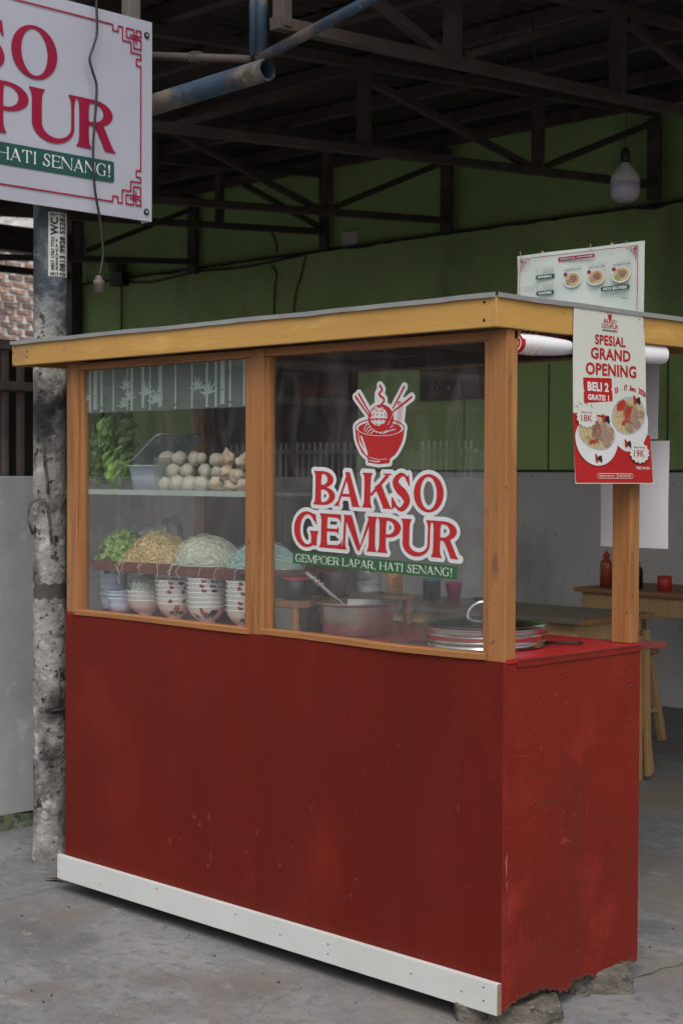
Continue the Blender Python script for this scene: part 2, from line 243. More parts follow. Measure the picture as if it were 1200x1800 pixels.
# ------------------------------------------------------------------ object helpers
def link(o): COL.objects.link(o); return o
def thing(name, label, cat, loc=(0, 0, 0), group=None):
    o = link(bpy.data.objects.new(name, None)); o.empty_display_size = .1
    o.location = loc; o['label'] = label; o['category'] = cat; o['org'] = tuple(loc)
    if group: o['group'] = group
    return o
def tag(o, label, cat, group=None, kind=None):
    o['label'] = label; o['category'] = cat
    if group: o['group'] = group
    if kind: o['kind'] = kind
    return o
def org_of(p):
    while p.parent: p = p.parent
    return Vector(p['org']) if 'org' in p else p.location.copy()
class MB:
    def __init__(s): s.v = []; s.f = []; s.mi = []; s.cm = 0
    def add(s, vs, fs):
        n = len(s.v); s.v += [Vector(v) for v in vs]; s.f += [tuple(i+n for i in f) for f in fs]; s.mi += [s.cm]*len(fs); return s
    def box(s, x0, x1, y0, y1, z0, z1):
        return s.add([(x, y, z) for x in (x0, x1) for y in (y0, y1) for z in (z0, z1)],
            [(0, 1, 3, 2), (4, 6, 7, 5), (0, 4, 5, 1), (2, 3, 7, 6), (0, 2, 6, 4), (1, 5, 7, 3)])
    def bar(s, A, B, w, h, up=(0, 0, 1)):
        A, B = Vector(A), Vector(B); d = (B-A).normalized(); u = Vector(up)
        if abs(d.dot(u)) > .98: u = Vector((1, 0, 0))
        r = d.cross(u).normalized(); u = r.cross(d)
        return s.add([P+r*a*w/2+u*b*h/2 for P in (A, B) for a, b in ((-1, -1), (1, -1), (1, 1), (-1, 1))],
            [(3, 2, 1, 0), (4, 5, 6, 7), (0, 1, 5, 4), (1, 2, 6, 5), (2, 3, 7, 6), (3, 0, 4, 7)])
    def tube(s, pts, r, n=8, cap=True):
        pts = [Vector(p) for p in pts]; rs = r if isinstance(r, (list, tuple)) else [r]*len(pts)
        t0 = (pts[1]-pts[0]).normalized(); u = Vector((0, 0, 1)) if abs(t0.z) < .9 else Vector((1, 0, 0))
        vs = []
        for i, p in enumerate(pts):
            t = (pts[min(i+1, len(pts)-1)]-pts[max(i-1, 0)]).normalized()
            u = (u-t*u.dot(t)).normalized(); v = t.cross(u)
            vs += [p+(u*math.cos(2*math.pi*k/n)+v*math.sin(2*math.pi*k/n))*rs[i] for k in range(n)]
        fs = [(i*n+k, i*n+(k+1) % n, (i+1)*n+(k+1) % n, (i+1)*n+k) for i in range(len(pts)-1) for k in range(n)]
        if cap: fs += [tuple(range(n-1, -1, -1)), tuple((len(pts)-1)*n+k for k in range(n))]
        return s.add(vs, fs)
    def lathe(s, prof, n=32, c=(0, 0, 0), close=False):
        c = Vector(c); vs = []; fs = []
        for r, z in prof: vs += [c+Vector((r*math.cos(2*math.pi*k/n), r*math.sin(2*math.pi*k/n), z)) for k in range(n)]
        m = len(prof)
        for i in range(m if close else m-1):
            j = (i+1) % m
            fs += [(i*n+k, i*n+(k+1) % n, j*n+(k+1) % n, j*n+k) for k in range(n)]
        if not close:
            if prof[0][0] > 1e-5: fs.append(tuple(range(n-1, -1, -1)))
            if prof[-1][0] > 1e-5: fs.append(tuple((m-1)*n+k for k in range(n)))
        return s.add(vs, fs)
    def ball(s, c, r, sq=(1, 1, 1), nz=8, n=12, jit=0, seed=0):
        c = Vector(c); vs = []; fs = []
        for i in range(nz+1):
            a = math.pi*i/nz
            for k in range(n):
                b = 2*math.pi*k/n; d = Vector((math.sin(a)*math.cos(b), math.sin(a)*math.sin(b), math.cos(a)))
                q = 1+jit*noise.noise(d*1.9+Vector((seed, 0, 0)))
                vs.append(c+Vector((d.x*sq[0], d.y*sq[1], d.z*sq[2]))*r*q)
        fs = [(i*n+k, (i+1)*n+k, (i+1)*n+(k+1) % n, i*n+(k+1) % n) for i in range(nz) for k in range(n)]
        return s.add(vs, fs)
    def build(s, name, m, parent=None, smooth=False, bevel=0, org=None):
        o0 = Vector(org) if org is not None else (org_of(parent) if parent else Vector((0, 0, 0)))
        me = bpy.data.meshes.new(name)
        me.from_pydata([tuple(v-o0) for v in s.v], [], s.f)
        ms = m if isinstance(m, (list, tuple)) else [m]
        for a in ms: me.materials.append(K[a] if isinstance(a, str) else a)
        if len(ms) > 1: me.polygons.foreach_set('material_index', s.mi)
        if smooth: me.polygons.foreach_set('use_smooth', [True]*len(me.polygons))
        me.update()
        bm = bmesh.new(); bm.from_mesh(me); bmesh.ops.remove_doubles(bm, verts=bm.verts, dist=1e-6); bmesh.ops.recalc_face_normals(bm, faces=bm.faces); bm.to_mesh(me); bm.free()
        o = link(bpy.data.objects.new(name, me))
        if parent: o.parent = parent
        elif org is not None: o.location = org
        if bevel:
            b = o.modifiers.new('bevel', 'BEVEL'); b.width = bevel; b.segments = 2; b.limit_method = 'ANGLE'
        if smooth == 2:
            b = o.modifiers.new('sub', 'SUBSURF'); b.levels = 1; b.render_levels = 1
        return o
def box(name, m, x0, x1, y0, y1, z0, z1, parent=None, bevel=.0015):
    return MB().box(x0, x1, y0, y1, z0, z1).build(name, m, parent, bevel=bevel)
def smooth_angle(o, deg=35):
    me = o.data
    bm = bmesh.new(); bm.from_mesh(me)
    for f in bm.faces: f.smooth = True
    for e in bm.edges: e.smooth = (len(e.link_faces) == 2 and e.calc_face_angle(0) < R(deg))
    bm.to_mesh(me); bm.free(); return o
def copy_tree(o, parent=None, name=None):
    c = o.copy(); link(c); c.parent = parent
    for ch in list(o.children): copy_tree(ch, c)
    return c

# ------------------------------------------------------------------ flat print: signed-distance shapes cut on a fine grid
def sd_poly(pts):
    P = np.array(pts, float)
    def f(X, Y):
        d = np.full(X.shape, 1e9); s = np.ones(X.shape); n = len(P)
        for i in range(n):
            a = P[i]; b = P[i-1]; ex, ey = b-a; wx, wy = X-a[0], Y-a[1]
            L2 = ex*ex+ey*ey
            if L2 < 1e-14: continue
            t = np.clip((wx*ex+wy*ey)/L2, 0, 1); d = np.minimum(d, (wx-ex*t)**2+(wy-ey*t)**2)
            c1 = Y >= a[1]; c2 = Y < b[1]; c3 = ex*wy > ey*wx
            s = np.where((c1 & c2 & c3) | (~c1 & ~c2 & ~c3), -s, s)
        return s*np.sqrt(d)
    return f
def U(*fs): return lambda X, Y: np.minimum.reduce([f(X, Y) for f in fs])
def I(*fs): return lambda X, Y: np.maximum.reduce([f(X, Y) for f in fs])
def Sb(a, *bs): return lambda X, Y: np.maximum.reduce([a(X, Y)]+[-b(X, Y) for b in bs])
def off(f, d): return lambda X, Y: f(X, Y)-d
def ell(cx, cy, rx, ry, rot=0, n=40):
    c, s = math.cos(rot), math.sin(rot)
    return sd_poly([(cx+rx*math.cos(a)*c-ry*math.sin(a)*s, cy+rx*math.cos(a)*s+ry*math.sin(a)*c) for a in [2*math.pi*k/n for k in range(n)]])
def rect(x0, x1, y0, y1): return sd_poly([(x0, y0), (x1, y0), (x1, y1), (x0, y1)])
def stroke(pts, ws):
    if not isinstance(ws, (list, tuple)): ws = [ws]*len(pts)
    def f(X, Y):
        d = np.full(X.shape, 1e9)
        for i in range(len(pts)-1):
            ax, ay = pts[i]; bx, by = pts[i+1]; ex, ey = bx-ax, by-ay
            t = np.clip(((X-ax)*ex+(Y-ay)*ey)/(ex*ex+ey*ey+1e-12), 0, 1)
            d = np.minimum(d, np.hypot(X-ax-ex*t, Y-ay-ey*t)-(ws[i]+(ws[i+1]-ws[i])*t)/2)
        return d
    return f
def curve(pts, n=8):
    pts = [np.array(p, float) for p in pts]; P = [pts[0]]+pts+[pts[-1]]; o = []
    for i in range(1, len(P)-2):
        for k in range(n):
            t = k/n; a, b, c, d = P[i-1], P[i], P[i+1], P[i+2]
            o.append(tuple(.5*((2*b)+(-a+c)*t+(2*a-5*b+4*c-d)*t*t+(-a+3*b-3*c+d)*t**3)))
    return o+[tuple(pts[-1])]
def cut(F, x0, x1, y0, y1, res):
    nx = int(math.ceil((x1-x0)/res))+1; ny = int(math.ceil((y1-y0)/res))+1
    xs = x0+np.arange(nx)*res; ys = y0+np.arange(ny)*res
    X, Y = np.meshgrid(xs, ys); G = F(X, Y)
    ins = G < 0; vs = []; fs = []
    cnt = ins[:-1, :-1].astype(int)+ins[:-1, 1:]+ins[1:, :-1]+ins[1:, 1:]
    for j in range(ny-1):
        row = cnt[j]; i = 0
        nzr = np.nonzero(row)[0]
        if len(nzr) == 0: continue
        i = nzr[0]; end = nzr[-1]
        while i <= end:
            c = row[i]
            if c == 0: i += 1; continue
            if c == 4:
                k = i
                while k+1 <= end and row[k+1] == 4 and k-i < 11: k += 1
                n = len(vs); vs += [(xs[i], ys[j]), (xs[k+1], ys[j]), (xs[k+1], ys[j+1]), (xs[i], ys[j+1])]; fs.append((n, n+1, n+2, n+3)); i = k+1; continue
            cs = [(i, j), (i+1, j), (i+1, j+1), (i, j+1)]; pol = []
            for q in range(4):
                a = cs[q]; b = cs[(q+1) % 4]; ga, gb = G[a[1], a[0]], G[b[1], b[0]]
                if ga < 0: pol.append((xs[a[0]], ys[a[1]]))
                if (ga < 0) != (gb < 0):
                    t = ga/(ga-gb); pol.append((xs[a[0]]+(xs[b[0]]-xs[a[0]])*t, ys[a[1]]+(ys[b[1]]-ys[a[1]])*t))
            if len(pol) >= 3: n = len(vs); vs += pol; fs.append(tuple(range(n, n+len(pol))))
            i += 1
    return vs, fs
def printed(name, m, F, bounds, res, fmap, parent):
    vs, fs = cut(F, *bounds, res)
    if not fs: return None
    return MB().add([fmap(a, b) for a, b in vs], fs).build(name, m, parent)
_fc = {}
def sans2d(text, bold=0.0):
    key = (text, bold)
    if key in _fc: return _fc[key]
    c = bpy.data.curves.new('t', 'FONT'); c.body = text; c.offset = bold; c.fill_mode = 'FRONT'; c.resolution_u = 3; c.space_character = 1+bold*1.5
    o = link(bpy.data.objects.new('t', c)); bpy.context.view_layer.update()
    me = bpy.data.meshes.new_from_object(o.evaluated_get(bpy.context.evaluated_depsgraph_get()))
    vs = [(v.co.x, v.co.y) for v in me.vertices]; fs = [tuple(p.vertices) for p in me.polygons]
    bpy.data.objects.remove(o); bpy.data.curves.remove(c); bpy.data.meshes.remove(me)
    xs = [v[0] for v in vs]; ys = [v[1] for v in vs]; a, b, c_, d = min(xs), max(xs), min(ys), max(ys)
    r = ([((x-a)/(b-a), (y-c_)/(d-c_)) for x, y in vs], fs); _fc[key] = r; return r
def sans(name, m, text, x0, x1, y0, y1, fmap, parent, bold=0.0, mb=None):
    vs, fs = sans2d(text, bold)
    pts = [fmap(x0+(x1-x0)*a, y0+(y1-y0)*b) for a, b in vs]
    if mb is not None: mb.add(pts, fs); return
    return MB().add(pts, fs).build(name, m, parent)

# serif capitals, cap height 1, in a box of width w; s stem, t hairline, f serif flare
def glyph(ch, w, s, t, f):
    def stem(xc, y0=0, y1=1, b=True, tp=True, ss=None, fl=None, lean=0):
        h = (ss or s)/2; g = fl if fl is not None else f; L = [];
        prof = [(0, 1), (.025, .92), (.06, .52), (.11, .22), (.18, .06), (.26, 0)]
        H = y1-y0
        lo = [(y0+a, h+g*k) for a, k in prof] if b else [(y0, h)]
        up = [(y1-a, h+g*k) for a, k in reversed(prof)] if tp else [(y1, h)]
        q = lo+up
        return sd_poly([(xc+x+lean*(y-.5), y) for y, x in q]+[(xc-x+lean*(y-.5), y) for y, x in reversed(q)])
    def D(x0, cx, cy, rx, ry, ss=None):
        ss = ss or s
        def half(a, rx_, ry_): return sd_poly([(a, cy-ry_)]+[(cx+rx_*math.sin(q), cy-ry_*math.cos(q)) for q in [math.pi*k/20 for k in range(21)]]+[(a, cy+ry_)])
        return Sb(half(x0, rx, ry), half(x0-.5, rx-ss, ry-t))
    def arm(x0, x1, y, up, wd):       # hairline with a wedge end
        th = t
        if up > 0: return sd_poly([(x0, y), (x1, y), (x1+.02, y+wd), (x1-.05, y+wd*.55), (x1-.17, y+th*1.25), (x0, y+th)])
        if up < 0: return sd_poly([(x0, y), (x1, y), (x1+.02, y-wd), (x1-.05, y-wd*.55), (x1-.17, y-th*1.25), (x0, y-th)])
        return sd_poly([(x0, y-th/2), (x1-.08, y-th/2), (x1, y-wd/2), (x1, y+wd/2), (x1-.08, y+th/2), (x0, y+th/2)])
    def serif(xc, y, hw, up): return sd_poly([(xc-hw, y), (xc+hw, y), (xc+hw, y+up*.02), (xc+hw*.35, y+up*.05), (xc+hw*.2, y+up*.12), (xc-hw*.2, y+up*.12), (xc-hw*.35, y+up*.05), (xc-hw, y+up*.02)])
    if ch == 'O': return Sb(ell(w/2, .5, w/2, .53), ell(w/2, .5, w/2-s, .53-t*.9, R(4)))
    if ch == 'I': return stem(w/2)
    if ch == 'L': return U(stem(s/2+f), arm(s*.6, w, 0, 1, .30))
    if ch == 'E': return U(stem(s/2+f), arm(s*.6, w-.01, 0, 1, .30), arm(s*.6, w-.06, 1, -1, .27), arm(s*.6, w-.14, .53, 0, .24))
    if ch == 'T': return U(stem(w/2, tp=False), sd_poly([(0, .74), (.06, .74), (.16, 1-t*1.2), (w-.16, 1-t*1.2), (w-.06, .74), (w, .74), (w-.01, 1), (.01, 1)]))
    if ch == 'H': return U(stem(s/2+f), stem(w-s/2-f), rect(s, w-s, .5-t/2, .5+t/2))
    if ch == 'N': return U(stem(t/2+f, ss=t, tp=False), stem(w-t/2-f, ss=t, b=False), sd_poly([(f*.3, 1), (f+s*.95, 1), (w-f, 0), (w-f-t-s*.2, 0), (f, .86)]))
    if ch == 'M':
        return U(stem(.09, ss=t*1.1, tp=False, fl=f*1.1, lean=.05), sd_poly([(.02, 1), (.10+s*1.05, 1), (w*.52, .16), (w*.46, -.01)]+[(.11, .88)]),
                 sd_poly([(w*.46, -.01), (w*.53, .16), (w-s-.06, 1), (w-s*.5, 1), (w-s*.95, .86), (w*.5, -.01)]), stem(w-s/2-f*.9, lean=0))
    if ch == 'P': return U(stem(s/2+f), D(s*.6, w*.42, .72, w*.56, .28))
    if ch == 'B': return U(stem(s/2+f), D(s*.6, w*.40, .755, w*.50, .245), D(s*.6, w*.42, .27, w*.57, .27))
    if ch == 'R': return U(stem(s/2+f), D(s*.6, w*.42, .735, w*.50, .265), sd_poly(curve([(w*.36, .52), (w*.50, .40), (w*.66, .12), (w*.72, 0)])+curve([(w*1.05, 0), (w*.94, .06), (w*.80, .30), (w*.66, .55)])))
    if ch == 'K': return U(stem(s/2+f), sd_poly([(s+f, .40), (w*.78, .97), (w*.86, .97), (w*.86, .90), (s+f+.04, .33)]), serif(w*.82, 1, .17, -1),
                          sd_poly(curve([(w*.40, .60), (w*.52, .40), (w*.66, .12), (w*.70, 0)])+curve([(w*1.05, 0), (w*.95, .05), (w*.84, .25), (w*.60, .74)])))
    if ch == 'A': return U(sd_poly([(.10, 0), (.10+t, 0), (w*.5, .86), (w*.47, 1)]), sd_poly([(w*.40, 1), (w*.56, 1), (w*.94, 0), (w*.94-s*1.15, 0), (w*.44, .80)]), rect(w*.26, w*.72, .28, .28+t),
                          serif(.12, 0, .13, 1), serif(w*.94-s*.5, 0, s*.5+f*.8, 1))
    if ch == 'U':
        cyc = .34
        o = sd_poly([(f, 1), (f, cyc)]+[(w/2-(w/2-f)*math.cos(q), cyc-(cyc+.02)*math.sin(q)) for q in [math.pi*k/20 for k in range(21)]]+[(w-f, 1)])
        i = sd_poly([(f+s, 1.3), (f+s, cyc)]+[((f+s+w-f-t)/2-((w-2*f-t-s)/2)*math.cos(q), cyc-(cyc+.02-t*1.4)*math.sin(q)) for q in [math.pi*k/20 for k in range(21)]]+[(w-f-t, 1.3)])
        return U(Sb(o, i), stem(f+s/2, .45, 1, b=False), stem(w-f-t/2, .45, 1, b=False, ss=t))
    if ch == 'G':
        ring = Sb(ell(w*.50, .5, w*.50, .53), ell(w*.54, .5, w*.50-s*.88, .53-t*1.05))
        g = Sb(ring, rect(w*.60, w*1.2, .40, .73), rect(w*.80, w*1.3, -.3, 1.3))
        return U(g, stem(w*.80, .04, .47, b=False, ss=s*.95), sd_poly([(w*.90, .66), (w*.84, .98), (w*.80, .96), (w*.60, .99), (w*.66, .92), (w*.80, .82), (w*.86, .66)]))
    if ch == 'S':
        p = curve([(w*.82, .80), (w*.66, .965), (w*.42, .965), (w*.20, .78), (w*.38, .58), (w*.64, .44), (w*.80, .24), (w*.58, .03), (w*.34, .035), (w*.14, .22)], 6)
        n = len(p); ws = [t*.9+(s*1.08-t*.9)*max(0, math.sin(math.pi*min(1, max(0, (k/n-.12)/.76))))**1.2 for k in range(n)]
        return U(stroke(p, ws), sd_poly([(w*.86, 1), (w*.92, .68), (w*.86, .68), (w*.72, .90)]), sd_poly([(w*.04, 0), (w*.02, .34), (w*.09, .34), (w*.26, .08)]))
    if ch == ',': return U(ell(w/2, .07, .09, .09), sd_poly([(w/2-.01, .05), (w/2+.09, .07), (w/2-.04, -.17), (w/2-.08, -.16)]))
    if ch == '!': return U(ell(w/2, .07, .085, .085), sd_poly([(w/2-.1, 1), (w/2+.1, 1), (w/2+.03, .25), (w/2-.03, .25)]))
def word(items, z0, H, s=.25, t=.085, f=.075):   # items: (char, x0, x1) in metres
    parts = []
    for ch, x0, x1 in items:
        g = glyph(ch, (x1-x0)/H, s, t, f)
        parts.append((g, x0, x1))
    def F(X, Y):
        r = np.full(X.shape, 1e9); marg = H*.35
        for g, x0, x1 in parts:
            cols = np.nonzero((X[0] > x0-marg) & (X[0] < x1+marg))[0]
            if len(cols) == 0: continue
            a, b = cols[0], cols[-1]+1
            r[:, a:b] = np.minimum(r[:, a:b], H*g((X[:, a:b]-x0)/H, (Y[:, a:b]-z0)/H))
        return r
    return F
BAKSO = [('B', -.725, -.635), ('A', -.640, -.532), ('K', -.528, -.412), ('S', -.417, -.342), ('O', -.333, -.225)]
GEMPUR = [('G', -.803, -.697), ('E', -.697, -.604), ('M', -.603, -.467), ('P', -.465, -.375), ('U', -.377, -.262), ('R', -.265, -.167)]
TW = {'G': .80, 'E': .66, 'M': 1.0, 'P': .66, 'O': .86, 'R': .74, 'L': .64, 'A': .82, ',': .28, 'H': .84, 'T': .70, 'I': .34, 'S': .60, 'N': .84, '!': .3, ' ': .30}
def slogan(x0, x1, z0, H, items=False):
    txt = 'GEMPOER LAPAR, HATI SENANG!'; tot = sum(TW[c] for c in txt)+.05*len(txt); k = (x1-x0)/tot; it = []; x = x0
    for c in txt:
        if c != ' ': it.append((c, x, x+TW[c]*k))
        x += (TW[c]+.05)*k
    return it if items else word(it, z0, H, .125, .05, .06)
def letters(name, m, items, z0, H, res, fmap, parent, sty=(.25, .085, .075)):
    for it in items:
        printed(name, m, word([it], z0, H, *sty), (it[1]-H*.2, it[2]+H*.25, z0-H*.25, z0+H*1.15), res, fmap, parent)
# ================================================================== SETTING
def struct(o, kind='structure'): o['kind'] = kind; return o
rnd = random.Random(7)
# one ground sheet, finely divided near the stall so it can be slightly uneven
gm = MB(); gm.add([(-150, -120, -.02), (150, -120, -.02), (150, 150, -.02), (-150, 150, -.02)], [(0, 1, 2, 3)])
struct(gm.build('ground', 'road'))
fm = MB(); nx_, ny_ = 120, 120; X0, X1, Y0, Y1 = -9.4, 5.0, -5.0, 5.4
fm.add([(X0+(X1-X0)*i/nx_, Y0+(Y1-Y0)*j/ny_, .0035*noise.noise(Vector((i*.11, j*.11, 0)))-.001) for j in range(ny_+1) for i in range(nx_+1)],
       [(j*(nx_+1)+i, j*(nx_+1)+i+1, (j+1)*(nx_+1)+i+1, (j+1)*(nx_+1)+i) for j in range(ny_) for i in range(nx_)])
struct(fm.build('concrete_floor', 'floor', smooth=True))
gr = MB()
for k in range(420):
    x = rnd.uniform(-2.6, 1.2); y = rnd.uniform(-1.9, 1.4)
    if -1.95 < x < .02 and -.03 < y < .65: continue
    r = rnd.choice([.0012, .0016, .002, .003, .0045]) * (1.0 if rnd.random() < .9 else 1.6)
    gr.ball((x, y, r*.4), r, (1, rnd.uniform(.5, 1), .6), 3, 5, .4, k)
struct(gr.build('grit', 'grime'), 'stuff')

# canopy roof: corrugated sheet over the hall
rf = MB(); n = 1120; xa, xb = -9.45, 4.6
def rz(y): return 3.47+.075*(y-1.2)
for t in (0, 1):
    pass
vs = []
for i in range(n+1):
    x = xa+(xb-xa)*i/n; h = .016*math.sin(2*math.pi*x/.1)
    for y in (.65, 2.7, 5.6): vs.append((x, y, rz(y)+.09+h))
rf.add(vs, [(i*3+j, (i+1)*3+j, (i+1)*3+j+1, i*3+j+1) for i in range(n) for j in (0, 1)])
rfo = rf.build('canopy_roof', 'roofunder', smooth=True); struct(rfo)
sm = rfo.modifiers.new('solid', 'SOLIDIFY'); sm.thickness = .004
for y in (.78, 1.30, 2.0, 2.85, 3.7, 4.55, 5.2):
    tag(MB().box(xa, xb, y-.03, y+.03, rz(y)-.005, rz(y)+.07).build('purlin', 'steel_dark', bevel=.003),
        'dark steel purlin under the canopy roof, %s' % {.78: 'the first one at the street edge', 1.30: 'the second one in from the street edge', 2.0: 'the third one in from the street edge', 2.85: 'the middle one of the seven', 3.7: 'third from the green back wall', 4.55: 'second from the green back wall', 5.2: 'the one close against the green back wall'}[y], 'purlin', 'roof purlins')

# trusses, each in its own vertical plane
def truss(X, bot, webs, y0, y1, label, bw=.05):
    t = thing('roof_truss', label, 'roof truss', (X, y0, 3.1), 'dark steel roof trusses')
    (ya, za), (yb, zb) = bot; k = (zb-za)/(yb-ya); zc = lambda y: za+k*(y-ya)
    MB().bar((X, y0, zc(y0)), (X, y1, zc(y1)), bw, .045).build('bottom_chord', 'steel_dark', t, bevel=.003)
    MB().bar((X, y0, rz(y0)-.035), (X, y1, rz(y1)-.035), bw, .05).build('top_chord', 'steel_dark', t, bevel=.003)
    for (a, b, c, d, wd) in webs: MB().bar((X, a, b), (X, c, d), bw*.8, wd, up=(0, .3, 1)).build('web_member', 'steel_dark', t, bevel=.002)
    return t
truss(-1.6, ((.294, 3.04), (3.313, 3.188)), [(1.631, 3.46, 1.631, 3.10, .07), (2.772, 3.55, 2.772, 3.16, .07), (.7, 3.42, .7, 3.05, .06), (.74, 3.40, 1.6, 3.11, .035), (1.70, 3.14, 2.72, 3.53, .035), (2.84, 3.52, 3.9, 3.24, .035), (3.9, 3.6, 3.9, 3.22, .07), (3.98, 3.25, 5.0, 3.66, .035), (5.0, 3.66, 5.0, 3.28, .07)], .66, 5.28, 'roof truss nearest the street side lamp, carrying the hanging bulb')
truss(-3.04, ((1.224, 3.007), (5.247, 3.283)), [(2.616, 3.50, 2.616, 3.11, .07), (4.054, 3.61, 4.054, 3.205, .07), (5.24, 3.70, 5.24, 3.19, .09), (1.40, 3.04, 2.55, 3.47, .035), (2.66, 3.46, 4.02, 3.21, .035), (4.13, 3.24, 5.2, 3.66, .035), (1.2, 3.4, 1.2, 3.0, .07), (.7, 3.0, 1.15, 3.38, .035)], .66, 5.28, 'roof truss that meets the back wall left of the hanging bulb')
truss(-4.77, ((2.586, 3.061), (5.284, 3.254)), [(4.063, 3.60, 4.063, 3.165, .07), (5.25, 3.70, 5.25, 3.17, .09), (2.713, 3.50, 4.01, 3.17, .035), (4.14, 3.21, 5.22, 3.66, .035), (2.62, 3.5, 2.62, 3.06, .07), (1.3, 3.0, 2.56, 3.48, .035)], .66, 5.28, 'roof truss above the middle of the stall roof, ending at the ledge right of centre')
truss(-6.0, ((4.152, 3.225), (5.294, 3.306)), [(5.25, 3.72, 5.25, 3.17, .08), (4.44, 3.55, 5.22, 3.33, .035), (4.2, 3.6, 4.2, 3.23, .06)], .66, 5.28, 'roof truss above the left window, with small things dangling from it')
truss(-7.55, ((4.155, 3.13), (5.282, 3.223)), [(5.25, 3.75, 5.25, 3.12, .10), (4.1, 3.6, 4.1, 3.14, .06), (4.18, 3.2, 5.2, 3.64, .035)], .66, 5.28, 'farthest left roof truss, seen just right of the signboard bottom', .06)

# back wall: grey dado, green wall, ledge, recessed upper wall
bw = thing('back_wall', 'long green painted wall with grey lower part behind the tables', 'wall', (-3, 5.3, 0))
box('dado', 'dado', -9.2, 4.6, 5.272, 5.40, 0, 1.475, bw, 0)
box('green_wall', 'greenwall', -9.2, 4.6, 5.28, 5.40, 1.4755, 3.165, bw, 0)
box('upper_wall', 'greenwall', -9.2, 4.6, 5.325, 5.40, 3.1655, 3.82, bw, 0)
MB().bar((-9.2, 5.278, 1.482), (4.6, 5.278, 1.482), .012, .018).build('paint_line', 'grime', bw)
lg = MB(); xs = [-9.2+i*.045 for i in range(307)]
for i in range(306):
    a, b = [.006+.03*max(0, noise.noise(Vector((x*3.1, 4, 1))))+.014*abs(noise.noise(Vector((x*17, 1, 2)))) for x in (xs[i], xs[i+1])]
    z = 3.165
    lg.add([(xs[i], 5.268, z-a), (xs[i+1], 5.268, z-b), (xs[i+1], 5.268, z+.008), (xs[i], 5.268, z+.008), (xs[i], 5.33, z-a), (xs[i+1], 5.33, z-b), (xs[i+1], 5.33, z+.008), (xs[i], 5.33, z+.008)],
           [(0, 1, 2, 3), (3, 2, 6, 7), (4, 5, 1, 0)])
lg.build('ledge_dirt', 'grime', bw)
for x in (-3.88, -2.95, -4.62, -6.9):
    box('wall_seam', 'grime', x-.004, x+.004, 5.276, 5.28, 1.49, 2.2, bw, 0)
MB().bar((-5.02, 5.27, 2.135), (-4.30, 5.27, 2.135), .03, .30).build('dark_board', 'darkbrown', bw)
wall_patch = MB().box(-5.86, -5.70, 5.30, 5.33, 3.18, 3.29).build('patch_panel', 'dado', bw)
# left end of the hall: corner post, gable piece, eave beam, dark fence behind
tag(box('corner_post', 'steel_dark', -9.25, -9.12, 5.15, 5.27, 0, 3.8), 'dark post where the green wall ends at the far left', 'post')
gp = MB(); gp.add([(-9.9, 5.35, 0), (-9.26, 5.35, 0), (-9.26, 5.35, 3.02), (-9.9, 5.35, 2.75), (-9.9, 5.45, 0), (-9.26, 5.45, 0), (-9.26, 5.45, 3.02), (-9.9, 5.45, 2.75)],
    [(0, 1, 2, 3), (7, 6, 5, 4), (3, 2, 6, 7), (0, 3, 7, 4), (1, 5, 6, 2)])
tag(gp.build('side_wall', 'greenwall'), 'short green wall piece with sloping top beside the brick wall', 'wall')
tag(box('eave_beam', 'steel_dark', -9.3, -9.18, .65, 5.3, 3.40, 3.62), 'dark eave beam along the far left edge of the roof', 'beam')
tag(box('tie_bar', 'steel_dark', -9.22, -9.17, 3.2, 5.3, 3.205, 3.265), 'dark horizontal bar crossing in front of the brick wall', 'bar')
df = thing('tin_fence', 'dark sheet fence standing below the brick wall at far left', 'fence', (-9.4, 3, 0))
box('sheet', 'darkgreen', -9.45, -9.40, .2, 5.34, 0, 2.62, df, 0)
for y in (4.3, 4.62, 4.95): box('fence_rib', 'darkgreen', -9.40, -9.37, y, y+.04, 0, 2.6, df, .002)
# brick wall beyond, each brick its own piece
bk = thing('brick_wall', 'whitewashed brick wall in daylight beyond the far left end of the roof', 'wall', (-12, 6.5, 0))
mm = MB(); NM = 70
mm.add([(-12.0-.10*0+.012*noise.noise(Vector((j*.9, i*.9, 3))), 3.5+5.5*i/NM, 2.2+2.3*j/40) for j in range(41) for i in range(NM+1)],
    [(j*(NM+1)+i, j*(NM+1)+i+1, (j+1)*(NM+1)+i+1, (j+1)*(NM+1)+i) for j in range(40) for i in range(NM)])
mm.box(-12.2, -12.03, 3.5, 9.0, 0, 4.5)
mm.build('mortar', 'mortar', bk)
bvar = []
for q in range(5):
    b = MB(); bm_ = bmesh.new(); bmesh.ops.create_cube(bm_, size=1); bmesh.ops.subdivide_edges(bm_, edges=bm_.edges, cuts=1)
    for v in bm_.verts:
        v.co = Vector((v.co.x*.04, v.co.y*.175, v.co.z*.047))*(1 if max(abs(v.co.y), abs(v.co.z)) < .3 else .96)
        v.co += Vector((0, .016*noise.noise(v.co*20+Vector((q, 0, 0))), .012*noise.noise(v.co*25+Vector((0, q*3, 0)))))
    me = bpy.data.meshes.new('brick'); bm_.to_mesh(me); bm_.free()
    cc = [(.44, .23, .17), (.30, .17, .14), (.52, .29, .21), (.38, .24, .19), (.26, .17, .15)][q]
    K['brick%d' % q] = mat('brick tone', cc, tuple(v*.6 for v in cc), 3, .9, bump=.8, bscale=16, bdist=.01, layers=[((.70, .66, .62), 6, .53, .66)])
    me.materials.append(K['brick%d' % q]); bvar.append(me)
j = 0
z = 2.70
